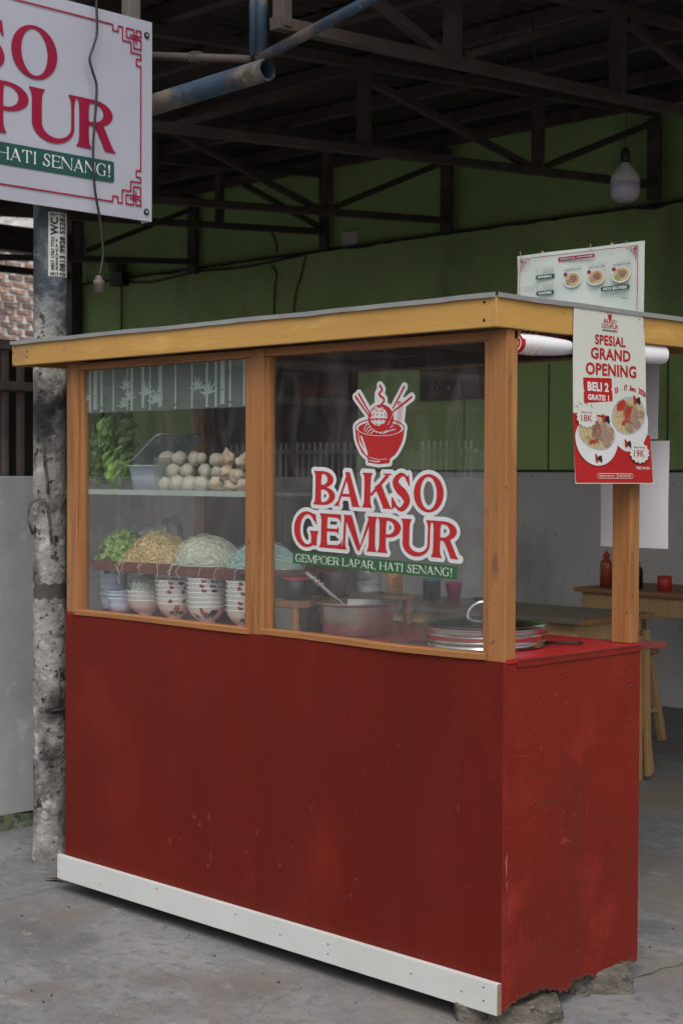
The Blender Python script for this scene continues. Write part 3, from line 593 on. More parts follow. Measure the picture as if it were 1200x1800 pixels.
while z < 4.12:
    y = 5.35+(.1 if j % 2 else 0)+rnd.uniform(-.02, .02)
    while y < 7.75:
        o = link(bpy.data.objects.new('brick', bvar[rnd.randrange(5)])); o.parent = bk
        o.location = (-12+rnd.uniform(.0, .010)-(-12), y-6.5, z); o.rotation_euler = (rnd.uniform(-.05, .05), 0, 0)
        s_ = rnd.uniform(.85, 1.2); o.scale = (1, s_, rnd.uniform(.85, 1.15)); y += .175*s_*.5+.02+.11
    z += .073; j += 1

# low side wall at the left with a green base band and a frame above
lw = thing('low_wall', 'low pale grey wall with green painted base left of the round pole', 'wall', (-2.95, -1, 0))
box('wall_body', 'whitewall', -3.0, -2.87, -4.5, .62, .06, 1.435, lw, .004)
bb = MB(); ys = [-4.5+i*.04 for i in range(129)]
for i in range(128):
    a, b = [.055+.012*noise.noise(Vector((y*9, 0, 0))) for y in (ys[i], ys[i+1])]
    bb.add([(-2.862, ys[i], 0), (-2.862, ys[i+1], 0), (-2.862, ys[i+1], b), (-2.862, ys[i], a), (-2.99, ys[i+1], b), (-2.99, ys[i], a)], [(0, 1, 2, 3), (3, 2, 4, 5)])
bb.build('base_band', 'mossband', lw)
fr = thing('window_grille', 'dark steel grille of upright bars standing on the low left wall', 'grille', (-2.93, 0, 1.435))
MB().box(-2.96, -2.90, -4.5, .6, 1.784, 1.82).build('rail', 'steel_dark', fr, bevel=.003)
for y in (-3.2, -2.0, -.85, .395, .47): box('upright', 'steel_dark', -2.945, -2.915, y, y+.022, 1.436, 1.96, fr, .002)
MB().box(-2.955, -2.905, -4.5, .6, 1.95, 1.99).build('rail', 'steel_dark', fr, bevel=.003)

# ================================================================== POLE AND WHAT HANGS ON IT
PC = Vector((-2.36, .231, 0))
pole = thing('round_pole', 'rough whitewashed round steel pole left of the food stall', 'pole', tuple(PC))
pm = MB(); nn = 36; zs = [i*.04 for i in range(90)]
vs = []
for z in zs:
    for k in range(nn):
        a = 2*math.pi*k/nn; rr = .0612*(1+.022*noise.noise(Vector((math.cos(a)*1.8, math.sin(a)*1.8, z*6)))*(1 if z < 2 else .15)+(.05*max(0, .06-z)/.06))
        vs.append((PC.x+rr*math.cos(a), PC.y+rr*math.sin(a), z))
pm.add(vs, [(i*nn+k, i*nn+(k+1) % nn, (i+1)*nn+(k+1) % nn, (i+1)*nn+k) for i in range(len(zs)-1) for k in range(nn)])
pm.build('shaft', 'pole', pole, smooth=True)
def pw(s, z, h=.0):           # s metres round the pole from the direction of the street, h proud of it
    a = R(-34.7)+s/.0612; return (PC.x+(.0622+h)*math.cos(a), PC.y+(.0622+h)*math.sin(a), z)
rebar = [[(-.022, 1.545, .004), (-.018, 1.50, .012), (-.008, 1.42, .014), (-.006, 1.37, .016)],
         [(-.045, 1.22, .03), (-.062, 1.28, .035), (-.058, 1.33, .03), (-.030, 1.355, .018), (-.008, 1.335, .012), (.000, 1.25, .014), (.004, 1.195, .014)],
         [(.068, 1.42, .02), (.05, 1.36, .015), (.035, 1.31, .01)]]
for p in rebar: MB().tube([pw(a, z, h) for a, z, h in p], .0055, 8).build('welded_hook', K['stone'], pole, smooth=True)
MB().tube([pw(.03, .72, .008), pw(.05, .725, .012), pw(.06, .728, .014)], .004, 6).build('welded_hook', 'steel_dark', pole, smooth=True)
MB().tube([pw(.032, .72, .006), pw(.034, .58, .006)], .003, 6).build('welded_hook', K['stone'], pole, smooth=True)
MB().tube([pw(.01, .565, .006), pw(.04, .568, .01), pw(.062, .566, .012)], .004, 6).build('welded_hook', 'steel_dark', pole, smooth=True)
band = MB(); nb = 24
band.add([pw(-.07+.15*i/nb, .98+dz+.004*math.sin(i)+.004*(i/nb), .0005) for i in range(nb+1) for dz in (0, .055)], [(2*i, 2*i+2, 2*i+3, 2*i+1) for i in range(nb)])
band.build('tape_band', mat('grey tape', (.10, .095, .09), (.06, .055, .05), 20, .8, bump=.5), pole)
# sticker with upright numbers, printed on the curve of the pole
stk = thing('pole_sticker', 'white sticker with black phone numbers and WC on the upper pole', 'sticker', tuple(PC))
s0, s1, z0_, z1_ = -.006, .090, 2.175, 2.412
ns = 14
MB().add([pw(s0+(s1-s0)*i/ns, z, .0004) for i in range(ns+1) for z in (z0_, z1_)], [(2*i, 2*i+2, 2*i+3, 2*i+1) for i in range(ns)]).build('backing', 'sticker', stk)
pr = MB()
def up(text, sa, sb, za, zb, b=.03):       # text running upward: its x is z, its y is -s
    sans('p', 'black', text, za, zb, 0, 1, lambda u, v: pw(sb-(sb-sa)*v, u, .0022), None, b, pr)
def flat(text, sa, sb, za, zb, b=.03): sans('p', 'black', text, sa, sb, za, zb, lambda u, v: pw(u, v, .0014), None, b, pr)
flat('0813 9928', .000, .066, 2.396, 2.408); flat('0813 9928', .000, .066, 2.178, 2.190)
up('WC', .001, .030, 2.325, 2.392, .05); up('0857 1767 7753', .003, .016, 2.197, 2.320)
up('SEDOT', .020, .028, 2.197, 2.320, .04); up('0813 9928 5528', .035, .063, 2.196, 2.392)
pr.build('printing', 'black', stk)

# blue pipe frame at the street edge of the canopy
bp_ = thing('blue_pipe_frame', 'worn blue welded pipe frame ending in an open pipe above the stall', 'pipe frame', (-1.9, .74, 2.9))
def hollow(A, B, r, name, parent, m='blue'):
    A, B = Vector(A), Vector(B); d = (B-A); L_ = d.length
    mb = MB().lathe([(r, 0), (r, L_), (r*.86, L_), (r*.86, .0)], 28, close=True)
    q = Vector((0, 0, 1)).rotation_difference(d.normalized()); mb.v = [q @ v+A for v in mb.v]
    return smooth_angle(mb.build(name, m, parent))
BY = .74
bq = lambda x, y, d=0: at(x, y, BY+d)
hollow(bq(150, 221), bq(470, 122), .041, 'main_pipe', bp_)
MB().tube([bq(446, 98, -.01), bq(446, -90, -.01)], .0165, 14).build('upright_pipe', 'blue', bp_, smooth=True)
MB().tube([bq(461, 100), bq(460, -90)], .022, 16).build('upright_pipe', 'blue', bp_, smooth=True)
MB().tube([bq(455, 104), bq(650, 0), bq(800, -79)], .020, 14).build('brace_pipe', 'blue', bp_, smooth=True)
MB().tube([bq(445, 105, .02), bq(262, 98, .02), bq(120, 94, .02)], .0165, 14).build('brace_pipe', 'steel_dark', bp_, smooth=True)
for k in range(3):
    c = bq(340+6*k, 101, .02); MB().tube([c+Vector((.006*math.cos(a), .021*math.cos(a), .021*math.sin(a))) for a in [2*math.pi*i/12 for i in range(13)]], .003, 5).build('wire_wrap', 'steel_dark', bp_, smooth=True)
tag(MB().box(-2.36, -2.31, .56, .615, 3.13, 3.60).build('wooden_post', 'oldwood', bevel=.003), 'weathered timber upright behind the signboard top right corner', 'post')

# signboard
SX = -2.26
sg = thing('signboard', 'large white signboard with crimson letters hanging at upper left', 'signboard', (SX, -.137, 2.8))
box('wood_frame', 'tablewood', SX-.035, SX-.004, -.900, .618, 2.424, 3.175, sg, .002)
sv = MB(); na, nbb = 40, 24      # slightly slack vinyl
sv.add([(SX+.0015*noise.noise(Vector((i*.3, j*.3, 5)))*(1 if 1 < i < na-1 else 0), -.905+1.536*i/na, 2.42+.765*j/nbb) for j in range(nbb+1) for i in range(na+1)],
    [(j*(na+1)+i, j*(na+1)+i+1, (j+1)*(na+1)+i+1, (j+1)*(na+1)+i) for j in range(nbb) for i in range(na)])
o = sv.build('vinyl_face', 'signwhite', sg, smooth=True)
MB().box(SX-.06, SX-.001, .626, .631, 2.42, 3.185).build('vinyl_edge', 'signwhite', sg)
k = 1.855; cx = -.487
sgm = lambda u, v: (SX+.0035, u, v)
tr = lambda items: [(c, (a-cx)*k-.137, (b-cx)*k-.137) for c, a, b in items]
letters('letter', 'signred', [(c, a-.155, b-.158) for c, a, b in tr([(c, a, b) for c, a, b in BAKSO])], 2.876, .181, .0042, sgm, sg, (.235, .075, .075))
letters('letter', 'signred', tr(GEMPUR), 2.657, .184, .0042, sgm, sg, (.235, .075, .075))
printed('slogan_band', 'signgreen', rect(-.725, .449, 2.545, 2.624), (-.74, .46, 2.53, 2.64), .01, lambda u, v: (SX+.003, u, v), sg)
letters('slogan_letter', 'whiteprint', slogan(-.70, .437, 2.564, .045, True), 2.564, .045, .0019, lambda u, v: (SX+.0042, u, v), sg, (.125, .05, .06))
def frame(y0, y1, z0, z1, u, th):
    P = []
    mot = [(5.9, 0), (5.9, .95), (4.8, .95), (4.8, 0), (3.9, 0), (3.9, 2.2), (2.1, 2.2), (2.1, 3.9), (0, 3.9), (0, 4.8), (.95, 4.8), (.95, 5.9), (0, 5.9)]
    sq = [[(1.5, 0), (3.1, 0), (3.1, 1.5), (0, 1.5), (0, 3.1), (1.5, 3.1), (1.5, 0)], [(0, 0), (1.0, 0), (1.0, 1.0), (2.3, 1.0)], [(0, 0), (0, 1.0), (1.0, 1.0), (1.0, 2.3)]]
    for sy, y in ((1, y0), (-1, y1)):
        for sz, z in ((1, z0), (-1, z1)):
            for path in [mot]+sq: P.append(stroke([(y+sy*a*u, z+sz*b*u) for a, b in path], th))
    e = 5.9*u
    P += [stroke([(y0+e, z), (y1-e, z)], th) for z in (z0, z1)]+[stroke([(y, z0+e), (y, z1-e)], th) for y in (y0, y1)]
    return U(*P)
printed('ornament_border', 'signred', frame(-.849, .575, 2.474, 3.138, .0225, .0062), (-.87, .59, 2.46, 3.15), .0026, sgm, sg)
for y, z in ((.603, 3.13), (.603, 2.455), (-.88, 3.13), (-.88, 2.455)):
    MB().tube([(SX+.001, y, z), (SX+.005, y, z)], .012, 14).build('eyelet', 'screw', sg)
    MB().tube([(SX+.005, y, z), (SX+.0065, y, z)], .006, 10).build('eyelet', 'galv', sg)
# cable with a bare socket hanging in front of the sign
cb = thing('lamp_cable', 'black cable with an empty clear socket dangling before the signboard', 'cable', (-2.2, .28, 3.5))
cp = curve([tuple(atX(x, y, -2.225)) for x, y in [(172, -120), (170, 0), (171, 55), (159, 103), (170, 150), (168, 215), (164, 262), (165, 320), (176, 380), (182, 430), (180, 460), (175, 484)]], 6) if False else None
cpts = [atX(x, y, -2.225) for x, y in [(172, -60), (170, 0), (171, 55), (165, 80), (158, 103), (163, 125), (170, 150), (169, 185), (166, 225), (164, 262), (165, 300), (168, 340), (176, 385), (181, 430), (181, 455), (175, 484)]]
cc_ = curve([tuple(p) for p in cpts], 5)
MB().tube([Vector((-2.225, cpts[0].y, 3.46))]+[Vector(p) for p in cc_], .0048, 8).build('cord', 'cable', cb, smooth=True)
P = atX(174, 486, -2.225)
MB().lathe([(.007, .004), (.012, 0), (.014, -.012), (.021, -.014), (.022, -.030), (.018, -.034), (.019, -.060), (.0, -.060)], 20, c=P).build('socket', K['socket'], cb, smooth=True)

# ================================================================== STALL
L_ = -1.93; D_ = .6124; ZC = .964
st = thing('food_stall', 'red wooden food stall with yellow roof edge and glazed display', 'food stall', (-.96, .3, .05))
# red body
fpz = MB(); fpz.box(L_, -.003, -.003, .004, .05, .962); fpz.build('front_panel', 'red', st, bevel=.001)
# side panel with its torn bottom edge
jag = [(0, .05), (.02, .058), (.05, .064), (.065, .074), (.085, .071), (.114, .076), (.135, .070), (.16, .074), (.188, .069), (.205, .060), (.225, .058), (.251, .043), (.262, .050), (.277, .042), (.295, .058), (.315, .067), (.335, .062), (.36, .068), (.381, .064), (.40, .054), (.421, .050), (.44, .060), (.476, .059), (.495, .067), (.515, .063), (.531, .070), (.545, .060), (.559, .058), (.575, .064), (.59, .055), (D_, .052)]
fine = []
for (a, b), (c, d) in zip(jag, jag[1:]):
    for q in range(4): t = q/4; fine.append((a+(c-a)*t, b+(d-b)*t+rnd.uniform(-.005, .004)))
fine.append(jag[-1])
sp = MB(); nf = len(fine)
lips = []
for xx in (-.0025, .0015): sp.add([(xx, y, z) for y, z in fine]+[(xx, y, .085) for y, z in fine]+[(xx, y, .955) for y, z in fine], [(i, i+1, nf+i+1, nf+i) for i in range(nf-1)]+[(nf+i, nf+i+1, 2*nf+i+1, 2*nf+i) for i in range(nf-1)])
sp.add([(x, y, z) for y, z in fine for x in (-.0025, .0015)], [(2*i, 2*i+1, 2*i+3, 2*i+2) for i in range(nf-1)])
sp.build('side_panel', 'red_sidelit', st)
te = MB()
for i in range(nf-1):
    (y, z), (y2, z2) = fine[i], fine[i+1]
    h = .004+.006*abs(noise.noise(Vector((y*40, 0, 0)))); h2 = .004+.006*abs(noise.noise(Vector((y2*40, 0, 0))))
    te.add([(.0022, y, z), (.0022, y2, z2), (.0022, y2, z2+h2), (.0022, y, z+h)], [(0, 1, 2, 3)])
te.build('torn_edge', 'rust', st)
box('corner_trim', 'red_sidelit', -.0028, .0028, -.0038, .006, .052, .958, st, .0015)
box('left_panel', 'red', L_-.0, L_+.006, .005, D_, .05, .955, st)
box('back_panel', 'red', L_+.007, -.003, D_-.008, D_, .05, .955, st)
box('floor_board', 'darkbrown', L_+.01, -.01, .01, D_-.01, .06, .075, st)
box('counter_top', 'counter', L_, .004, .002, D_+.004, .9565, ZC+.004, st, .001)
box('counter_rail', 'red_sidelit', -.004, .0055, .047, D_-.0, .944, .9615, st, .0015)
tm = MB(); tm.bar((.0062, .05, .9625), (.0062, D_, .9625), .002, .003); tm.build('edge_strip', 'rail', st)
MB().bar((-.03, D_+.005, .959), (-.03, .745, .952), .065, .018).build('handle_board', 'rail', st, bevel=.002)
# skirting board
sk = box('skirting_board', 'white', L_-.02, .0, -.022, -.0045, .045, .1275, st, .0012)
box('board_end', 'boardend', .0, .0012, -.0215, -.005, .0455, .127, st, 0)
for x, z in ((-1.935, .11), (-1.935, .07), (-1.40, .112), (-1.70, .07), (-1.02, .105), (-.62, .10), (-.62, .072), (-.30, .088), (-.12, .082), (-.045, .11), (-.045, .075), (-.82, .085)):
    MB().tube([(x, -.0225, z), (x, -.0205, z)], .0026 if x > -1.9 else .002, 8).build('screw', 'screw', sk)
# posts
P4 = dict(bevel=.002)
box('post', 'wood', -1.927, -1.862, 0, .05, ZC+.005, 1.822, st, .002)
box('post', 'wood', -.985, -.922, .0, .045, ZC-.002, 1.822, st, .002)
cp_ = MB().box(-.060, .0, .0, .045, ZC-.004, 1.822).build('post', 'wood', st, bevel=.002)
box('post', 'wood', -1.925, -1.865, .565, .61, ZC+.005, 1.822, st, .002)
box('post', 'wood', -.065, -.004, .565, .612, ZC+.005, 1.822, st, .002)
box('post', 'darkbrown', -1.155, -1.125, .60, .611, ZC+.005, 1.822, st, .002)
# beads round the two panes
for x0, x1 in ((-1.861, -1.838), (-1.010, -.986), (-.921, -.903), (-.0765, -.061)):
    box('glazing_bead', 'wood', x0, x1, .003, .024, .978, 1.797, st, .002)
box('glazing_bead', 'woodh', -1.861, -.986, .001, .030, 1.7985, 1.8215, st, .002)
box('glazing_bead', 'woodh', -.921, -.061, .001, .030, 1.7985, 1.8215, st, .002)
def bead(xs_, amp, seed):
    mb = MB(); N = 26; vs = []
    for i in range(N+1):
        x = xs_[0]+(xs_[1]-xs_[0])*i/N; w_ = amp*math.sin(i/N*math.pi*1.6+seed)+amp*.3*noise.noise(Vector((x*9, seed, 0)))
        z = .9715+w_*.8; y = -.008+w_
        vs += [(x, y, z-.008), (x, y, z+.006), (x, y+.004, z+.009), (x, .03, z+.009), (x, .03, z-.008)]
    mb.add(vs, [(i*5+a, (i+1)*5+a, (i+1)*5+(a+1) % 5, i*5+(a+1) % 5) for i in range(N) for a in range(5)]+[(0, 1, 2, 3, 4), tuple(N*5+a for a in range(5))])
    return mb.build('sill_bead', 'woodh', st)
bead((-1.872, -.985), .0015, 0); bead((-.935, -.0605), .0035, 1.2)
# header beams behind the fascia
box('header_beam', 'woodh', -1.93, 0, .031, .06, 1.7985, 1.822, st); box('header_beam', 'darkbrown', -1.93, 0, .56, .60, 1.79, 1.8225, st)
box('header_beam', 'darkred', -.05, -.012, .062, .55, 1.790, 1.8225, st)
# glass
gl1 = box('glass_pane', 'glass', -1.850, -.994, .0145, .0175, .979, 1.7975, st, 0)
gl2 = box('glass_pane', 'glass', -.912, -.066, .0145, .0175, .979, 1.7975, st, 0)
box('glass_pane', 'glass', -1.905, -1.902, .052, .563, .975, 1.80, st, 0)
# display rear board and partition things
box('rear_board', 'darkbrown', -1.86, -1.125, .585, .597, ZC+.006, 1.79, st)
for x in (-1.48,): box('board_batten', 'darkbrown', x-.02, x+.02, .572, .5845, ZC+.006, 1.79, st)
# roof
ru = MB().box(-2.165, .004, -.036, 1.02, 1.862, 1.874).build('roof_board', 'darkbrown', st)
for x in (-2.0, -1.5, -.95, -.5, -.1): box('roof_batten', 'darkbrown', x, x+.035, -.02, 1.0, 1.836, 1.8615, st)
box('front_fascia', 'yellow', -2.173, -.0085, -.058, -.038, 1.8235, 1.904, st, .002)
box('side_fascia', 'yellow', -.008, .012, -.058, 1.03, 1.8235, 1.904, st, .002)
box('left_fascia', 'yellow', -2.172, -2.155, -.037, 1.03, 1.824, 1.903, st, .002)
box('rear_fascia', 'yellow', -2.15, -.009, 1.012, 1.03, 1.824, 1.903, st, .002)
rs = MB(); NX = 90
def rt(x, y): return 1.9055+.0022*noise.noise(Vector((x*5, y*5, 2)))
def strip(pts_, nrm):
    vs = []
    for i, (x, y) in enumerate(pts_):
        a = .0095+.0018*noise.noise(Vector((x*14, y*14, 9)))
        o_ = Vector(nrm)*(.004+.0015*noise.noise(Vector((x*8, y*8, 4))))
        z = rt(x, y); vs += [(x+o_.x, y+o_.y, z-a+.001), (x+o_.x*1.2, y+o_.y*1.2, z+.004), (x-o_.x*6, y-o_.y*6, z+.0045)]
    return vs, [(3*i+a, 3*i+3+a, 3*i+4+a, 3*i+1+a) for i in range(len(pts_)-1) for a in (0, 1)]
v_, f_ = strip([(-2.176+2.190*i/NX, -.061) for i in range(NX+1)], (0, -1, 0)); rs.add(v_, f_)
v_, f_ = strip([(.0155, -.061+1.095*i/60) for i in range(61)], (1, 0, 0)); rs.add(v_, f_)
rs.box(-2.178, .016, -.040, 1.034, 1.9045, 1.9085)
rs.build('roof_sheet', 'galv', st)
for z in (1.888, 1.842): MB().tube([(-.028, -.0595, z), (-.028, -.0575, z)], .004, 8).build('nail', 'screw', st)
for x, z in ((-2.15, 1.888), (-2.15, 1.845), (-2.163, 1.828), (-2.165, 1.87), (-2.08, 1.87), (-2.08, 1.85)): MB().tube([(x, -.0592, z), (x, -.0575, z)], .0028, 7).build('nail', 'screw', st)


# frosted film with bamboo, on the inner face of the left pane
fl = printed('frosted_film', 'film', rect(-1.838, -.995, 1.651, 1.7965), (-1.85, -.98, 1.64, 1.80), .02, lambda u, v: (u, .0188, v), st)
bx = lambda px: at(px/3.243+100, 690, .0195).x
bz = lambda py, px=600: at(px/3.243+100, py/3.243+600, .0195).z
F = []
for px, wd, cut_ in ((192, 16, 0), (222, 26, 1), (258, 14, 2), (325, 11, 0), (405, 8, 0), (430, 16, 0), (493, 20, 1), (533, 11, 0), (592, 25, 1), (678, 11, 2), (772, 11, 0), (857, 15, 0), (908, 14, 0), (946, 27, 1), (989, 13, 2), (1069, 13, 0)):
    x = bx(px); h = wd/3.243/FPX*5/.7/2
    nodes = {0: [1.655, 1.7955], 1: [1.662, 1.706, 1.709, 1.7955], 2: [1.653, 1.664, 1.671, 1.758, 1.761, 1.7955]}[cut_]
    for a, b in zip(nodes[::2], nodes[1::2]): F.append(sd_poly([(x-h*1.12, a), (x+h*1.12, a), (x+h*.92, a+.006), (x+h*.92, b-.006), (x+h*1.12, b), (x-h*1.12, b), (x-h*.92, b-.006), (x-h*.92, a+.006)]))
def blades(px, py, sc, angs):
    x, z = bx(px), bz(py, px)
    for a, l in angs:
        a = R(a); l = l*sc*1.35; dx, dz = math.cos(a)*l*1.25, math.sin(a)*l; nx2, nz2 = -math.sin(a)*l*.11, math.cos(a)*l*.11
        F.append(sd_poly([(x, z), (x+dx*.3+nx2, z+dz*.3+nz2), (x+dx*.6+nx2*.8, z+dz*.6+nz2*.8), (x+dx, z+dz), (x+dx*.6-nx2*.8, z+dz*.6-nz2*.8), (x+dx*.3-nx2, z+dz*.3-nz2)]))
for px, py, sc in ((395, 268, .030), (415, 335, .030), (380, 375, .027), (510, 305, .032), (562, 350, .034), (800, 275, .032), (860, 300, .034), (165, 340, .028)):
    blades(px, py, sc, [(20, .9), (50, .95), (75, 1.05), (97, 1.1), (122, .9), (165, .8), (195, .4)])
# a soft hill shape behind the bamboo
printed('bamboo_pattern', 'filml', I(U(*F), rect(-1.837, -.996, 1.652, 1.796)), (-1.85, -.98, 1.645, 1.80), .0016, lambda u, v: (u, .0181, v), st)

# logo sticker on the right pane, very slightly askew
ang = R(-1.5); PX, PZ = -.487, 1.35
def gm_(h): return lambda u, v: (PX+(u-PX)*math.cos(ang)-(v-PZ)*math.sin(ang), .0138-h, PZ+(u-PX)*math.sin(ang)+(v-PZ)*math.cos(ang))
lg_ = thing('logo_sticker', 'red and white noodle bowl emblem with the stall name on the glass', 'sticker', (-.487, .0135, 1.35))
W1 = word(BAKSO, 1.3525, .098, .25, .085); W2 = word(GEMPUR, 1.2295, .099, .25, .085)
WW = U(W1, W2)
printed('white_outline', 'whiteprint', off(WW, .0115), (-.83, -.14, 1.20, 1.475), .0022, gm_(0), lg_)
letters('letter', 'redprint', BAKSO, 1.3525, .098, .0019, gm_(.0006), lg_); letters('letter', 'redprint', GEMPUR, 1.2295, .099, .0019, gm_(.0009), lg_)
printed('slogan_band', 'greenprint', rect(-.806, -.172, 1.1745, 1.2105), (-.82, -.16, 1.165, 1.22), .006, gm_(-.0003), lg_)
letters('slogan_letter', 'whiteprint', slogan(-.795, -.185, 1.1815, .0225, True), 1.1815, .0225, .0010, gm_(.0003), lg_, (.15, .06, .06))
# emblem
bcx, bz0 = -.4675, 1.574
body = sd_poly(curve([(bcx-.094, bz0), (bcx-.088, bz0-.032), (bcx-.066, bz0-.066), (bcx-.044, bz0-.082), (bcx-.042, bz0-.094)], 5)+[(bcx, bz0-.098)]+curve([(bcx+.042, bz0-.094), (bcx+.044, bz0-.082), (bcx+.066, bz0-.066), (bcx+.088, bz0-.032), (bcx+.094, bz0)], 5)+[(bcx+.094*math.cos(a), bz0-.020*math.sin(a)) for a in [math.pi*q/12 for q in range(13)]])
rim = ell(bcx, bz0+.003, .095, .027); rim_i = ell(bcx, bz0+.001, .083, .019)
ballr = ell(bcx+.004, 1.604, .049, .038)
chops = [stroke([(-.563, 1.664), (-.506, 1.607)], [.0065, .0045]), stroke([(-.551, 1.672), (-.500, 1.610)], [.0065, .0045]), stroke([(-.378, 1.690), (-.418, 1.632)], [.0065, .0045]), stroke([(-.350, 1.662), (-.424, 1.618)], [.0065, .0045])]
steam = stroke(curve([(-.468, 1.693), (-.460, 1.684), (-.474, 1.670), (-.453, 1.657), (-.459, 1.641), (-.470, 1.634)]), 8) if False else stroke(curve([(-.470, 1.694), (-.461, 1.683), (-.472, 1.670), (-.452, 1.656), (-.462, 1.642), (-.472, 1.636)], 5), .0065)
hand = stroke(curve([(-.405, 1.64), (-.398, 1.652), (-.388, 1.642), (-.392, 1.60), (-.402, 1.585), (-.43, 1.578)], 5), .016)
sil = off(U(body, rim, ballr, *chops, steam, hand, stroke([(-.470, 1.64), (-.47, 1.67)], .02)), .0095)
printed('emblem_outline', 'whiteprint', sil, (-.62, -.31, 1.46, 1.72), .0017, gm_(0), lg_)
white = [stroke(curve([(bcx-.082, bz0-.012), (bcx-.074, bz0-.040), (bcx-.052, bz0-.066), (bcx-.046, bz0-.070), (bcx-.058, bz0-.045), (bcx-.070, bz0-.022)], 4), [.003]*4+[.007]*50),
         stroke(curve([(bcx-.036, bz0-.088), (bcx-.012, bz0-.091), (bcx+.004, bz0-.090)], 4), .0035), stroke(curve([(bcx-.040, bz0-.079), (bcx, bz0-.085), (bcx+.03, bz0-.083)], 4), .0022)]
noods = [stroke(curve([(bcx+a*.001, bz0+.000+b*.001) for a, b in q], 5), .0032) for q in ([(-60, -4), (-52, 10), (-38, 14), (-22, 6)], [(-54, -8), (-44, 3), (-32, 6), (-16, -4)], [(-46, -11), (-36, -3), (-24, -2), (-8, -10)], [(-34, -13), (-22, -7), (-8, -5), (6, -13)],
    [(8, -10), (22, -2), (40, 2), (52, 8)], [(14, -13), (30, -7), (46, -3), (60, 0)], [(0, -8), (12, 2), (30, 8), (44, 14)])]
rimline = Sb(rim, off(rim, -.0035)); broth = rim_i
hl = [stroke(curve([(bcx+.004+math.cos(a)*r1-.006, 1.606+math.sin(a)*r1*.78), (bcx+.004+math.cos(a+.22)*(r1+.003)-.006, 1.606+math.sin(a+.22)*(r1+.003)*.78), (bcx+.004+math.cos(a+.45)*r1-.006, 1.606+math.sin(a+.45)*r1*.78)], 3), .0022) for r1, c0 in ((.012, 4), (.024, 8), (.034, 10)) for a in [2*math.pi*q/c0+r1*40 for q in range(c0)]]
ballwhite = off(ell(bcx-.005, 1.610, .034, .027), 0)
redF = U(Sb(body, *white), rimline, Sb(broth, *noods, off(ballr, .002)), Sb(ballr, Sb(ballwhite, *hl), *[stroke([(bcx+.03+.006*q, 1.585+.008*q), (bcx+.036+.004*q, 1.592+.008*q)], .0022) for q in range(4)]), *chops, steam,
    *[stroke(curve([(x+.0, 1.642), (x+.006, 1.650), (x+.014, 1.640), (x+.010, 1.60), (x+.0, 1.583), (x-.03, 1.572)], 5), .0017) for x in (-.410, -.404, -.398)])
printed('emblem_print', 'redprint', redF, (-.61, -.32, 1.46, 1.71), .0012, gm_(.0006), lg_)

# scuffs and blisters in the paint, crack lines in the floor
K['scuff'] = mat('lighter scuffed red', (.27, .032, .022), (.20, .022, .014), 60, .6, bump=0)
K['chip'] = mat('pink chipped primer', (.45, .20, .16), (.32, .10, .07), 50, .7, bump=0)
rs_ = random.Random(11)
def scuff(parent, m, px, py, w_, h_, onx=False, name='paint_scuff'):
    p = atX(px, py, 0) if onx else at(px, py, -.003)
    q = [rs_.uniform(0, 6.28) for _ in range(4)]
    def F_(X, Y):
        A = np.arctan2(Y/h_, X/w_); return (np.hypot(X/w_, Y/h_)-1-.35*np.sin(3*A+q[0])-.3*np.sin(5*A+q[1])-.25*np.sin(11*A+q[2])-.2*np.sin(17*A+q[3]))*min(w_, h_)
    fm_ = (lambda u, v: (.0021, p.y+u, p.z+v)) if onx else (lambda u, v: (p.x+u, -.0036, p.z+v))
    printed(name, m, F_, (-w_*2.3, w_*2.3, -h_*2.3, h_*2.3), max(.0009, min(w_, h_)/5), fm_, parent)
for px, py, a, b in ((342, 1436, .010, .006), (352, 1448, .004, .012), (367, 1437, .006, .014), (299, 1478, .007, .010), (316, 1476, .003, .008), (366, 1522, .007, .008), (371, 1505, .003, .018), (372, 1478, .002, .02), (434, 1497, .006, .003), (548, 1420, .003, .012), (492, 1520, .004, .010), (626, 1546, .006, .004), (618, 1575, .003, .012),
    (805, 1420, .003, .014), (700, 1310, .003, .006), (150, 1190, .002, .006), (640, 1360, .002, .009), (452, 1464, .006, .008), (515, 1490, .003, .006), (585, 1360, .0016, .004)): scuff(st, 'scuff', px, py, a*.8, b*.8)
for px, py, a, b in ((1029, 1440, .0015, .05), (1056, 1297, .003, .012), (1062, 1310, .002, .02), (985, 1460, .004, .010), (1045, 1460, .010, .0015), (990, 1478, .020, .010), (1070, 1280, .004, .003)): scuff(st, 'scuff', px, py, a*.8, b*.8, True)
scuff(st, 'chip', 888.5, 1520, .0025, .028, True, 'paint_chip'); scuff(st, 'chip', 889, 1556, .0015, .012, True, 'paint_chip'); scuff(st, 'scuff', 892, 1600, .003, .03, True)
bl = MB()
for cx_, cy_, sx_, sy_, n_ in ((930, 1330, 28, 40, 45), (945, 1430, 35, 28, 55), (1100, 1195, 18, 25, 30), (990, 1190, 25, 12, 24), (1105, 1290, 8, 35, 18), (1000, 1420, 28, 22, 40), (1080, 1450, 8, 14, 14), (1000, 1600, 70, 50, 30), (1060, 1650, 40, 30, 40)):
    for _ in range(n_):
        p = atX(cx_+rs_.gauss(0, sx_*.5), cy_+rs_.gauss(0, sy_*.6), 0)
        if .015 < p.y < .60 and .09 < p.z < .94: bl.ball((.0015, p.y, p.z), rs_.uniform(.0014, .0036), (.8, 1, 1), 4, 6)
struct(bl.build('paint_blisters', 'red_sidelit', st, smooth=True), 'stuff')
ck_ = MB()
